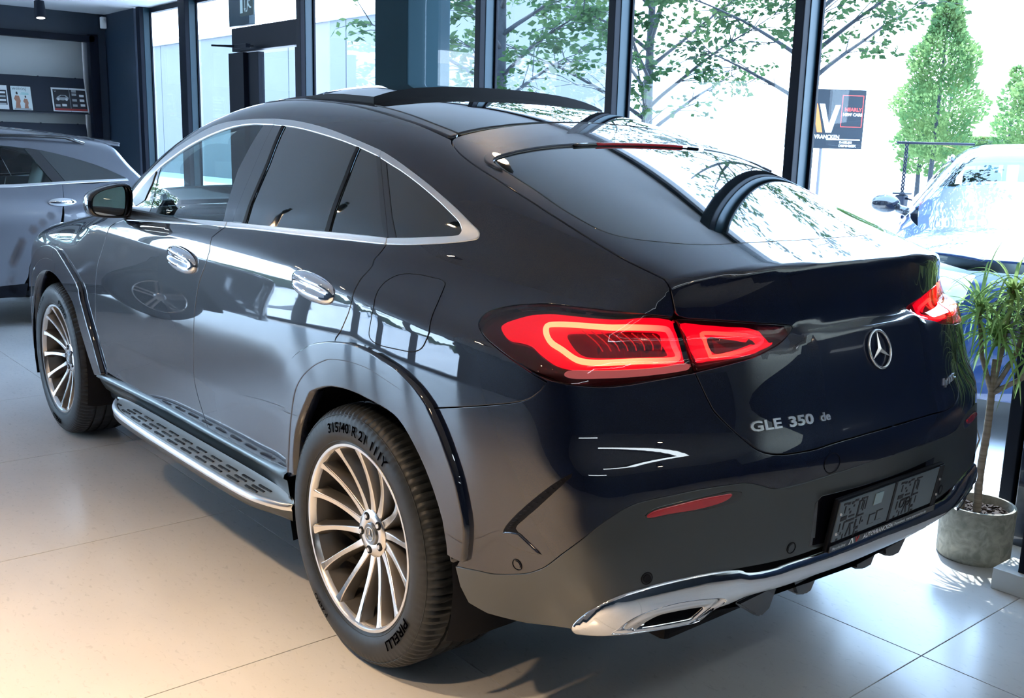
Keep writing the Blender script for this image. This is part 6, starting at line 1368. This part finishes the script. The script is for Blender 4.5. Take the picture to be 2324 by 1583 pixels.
# twisted lamp post beyond the outdoor car
l_ = empty('outdoor_lamp', (6.15, -12.9, GZ)); tag(l_, 'black wall lantern hanging from a twisted rope left of the outdoor car', 'lamp')
bm = bmesh.new()
for k in range(2):
    add_tube(bm, [(math.cos(i*.9+k*PI)*.02, math.sin(i*.9+k*PI)*.02, 1.05+i*.018) for i in range(44)], .014, 5)
bm_obj('twisted_rope', bm, FRAMEB, l_, smooth=True)
bm = bmesh.new(); add_box(bm, (0, 0, .93), (.16, .16, .20), .03); add_box(bm, (0, 0, 1.05), (.22, .22, .03), .008); bm_obj('lantern', bm, FRAMEB, l_)
bm = bmesh.new(); add_tube(bm, [(-.05, 0, .98), (-.22, .02, .95), (-.24, .02, .5), (-.24, .02, 0)], .02, 6); bm_obj('bracket', bm, FRAMEB, l_)
bm = bmesh.new(); add_tube(bm, [(-.75, -.7, 1.85), (.12, .10, 1.85)], .02, 6); bm_obj('rope_rail', bm, FRAMEB, l_)

# ------------------------------------------------------------------ potted dragon tree
PX, PY = -.735, -1.375
CONC = noise_mat('speckled_grey_concrete', (.20, .21, .18), (.36, .35, .30), 26, .85, 8, .25, dist=1.0)
p_ = empty('plant_pot', (PX, PY, 0)); tag(p_, 'round mottled grey concrete pot on the floor behind the bumper', 'pot')
bm = bmesh.new(); lathe(bm, [(0,.001),(0,.128),(.01,.134),(.205,.137),(.213,.134),(.213,.124),(.19,.121),(.17,.120)], 56, axis='Z'); po = bm_obj('pot_body', bm, CONC, p_, smooth=True); po.data.set_sharp_from_angle(angle=R(50))
bm = bmesh.new(); rnd = random.Random(5)
for i in range(110):
    a, r = rnd.uniform(0, 2*PI), .112*math.sqrt(rnd.random()); add_box(bm, (math.cos(a)*r, math.sin(a)*r, .178+rnd.uniform(0, .012)), (rnd.uniform(.008, .022), rnd.uniform(.006, .014), .008), .002, Euler((rnd.uniform(-.5, .5), rnd.uniform(-.5, .5), rnd.uniform(0, 3))).to_matrix())
add_cyl(bm, (0, 0, .16), (0, 0, .178), .119, .119, 32); tag(bm_obj('bark_mulch', bm, noise_mat('bark_mulch', (.015, .010, .010), (.05, .035, .03), 30, .9), p_), kind='stuff')
t = empty('potted_plant', (PX, PY, .185)); tag(t, 'green dragon tree with long drooping leaves growing from the concrete pot', 'plant')
CANE = noise_mat('ringed_cane', (.20, .16, .12), (.34, .28, .22), 5, .8, 3, .3, stretch=(1, 1, 14))
tr_ = [Vector((-.005, .02, -.01)), Vector((.0, .022, .15)), Vector((-.005, .02, .32)), Vector((.0, .01, .47)), Vector((.005, .0, .60))]
bm = bmesh.new(); pts = [tuple(p) for p in sm([tuple(p) for p in tr_], 14)]; add_tube(bm, pts, [(.0155-.004*i/len(pts))*(1.06 if i % 3 == 0 else 1) for i in range(len(pts))], 12); bm_obj('cane', bm, CANE, t, smooth=True)
c2 = [Vector((.045, .045, -.01)), Vector((.043, .04, .13)), Vector((.036, .036, .19))]
bm = bmesh.new(); add_tube(bm, c2, [.012, .010, .008], 8)
for e in ((.075, .05, .27), (.010, .04, .29)): add_tube(bm, [c2[-1], ((c2[-1].x+e[0])/2, (c2[-1].y+e[1])/2+.005, .235), e], [.007, .005, .003], 6); add_tube(bm, [e, (e[0]+.015, e[1], e[2]+.04)], [.003, .001], 5)
bm_obj('bare_twigs', bm, CANE, t, smooth=True)
bm = bmesh.new(); heads = [Vector((.005, .0, .68)), Vector((-.085, -.04, .80)), Vector((.075, .03, .78)), Vector((-.15, -.02, .66)), Vector((-.02, -.02, .86))]
for q in heads[1:]: add_tube(bm, [tr_[-2], (tr_[-2]+q)/2+Vector((q.x*.15, 0, -.02)), q], [.011, .009, .008], 8)
bm_obj('cane_branches', bm, CANE, t, smooth=True)
DRA = leaf_mat('dragon_tree_leaf', (.15, .27, .08), (.40, .52, .22), .35)
rnd = random.Random(12); nl = 0
for hi, hd in enumerate(heads):
    for i in range(44):
        if nl >= 230: break
        nl += 1; a = i*2.399+hi; el = R(80-100*(i/44))+rnd.uniform(-.15, .15); L = rnd.uniform(.20, .34)*(1.0 if hi != 4 else .85); w = rnd.uniform(.0055, .0095)
        d = Vector((math.cos(a)*math.cos(el), math.sin(a)*math.cos(el)*.8, math.sin(el))); p = hd.copy()+Vector((0, 0, rnd.uniform(-.03, .03))); V = []; F = []; n = 9
        for k in range(n+1):
            u = k/n; ww = w*(1-u)**.6*(1 if u > .05 else .7); side = Vector((-d.y, d.x, 0)); side = side.normalized() if side.length > 1e-3 else Vector((1, 0, 0)); nn = side.cross(d).normalized()
            V += [p-side*ww+nn*ww*.35, p, p+side*ww+nn*ww*.35]; p = p+d*L/n; d = (d+Vector((0, 0, -.24-.10*u))).normalized()
        for k in range(n): F += [(k*3, k*3+1, k*3+4, k*3+3), (k*3+1, k*3+2, k*3+5, k*3+4)]
        mesh_obj('leaf', V, F, DRA, t, smooth=True)
# stand at the right picture edge
d_ = empty('display_stand', (-1.005, -1.20, 0)); tag(d_, 'white foot block with black post at the right picture edge', 'stand')
box('foot', (0, 0, .04), (.16, .16, .08), mat('stand_white', (.62, .62, .60), .4), d_, .004); box('post', (-.02, 0, .20), (.05, .10, .24), FRAMEB, d_, .004)
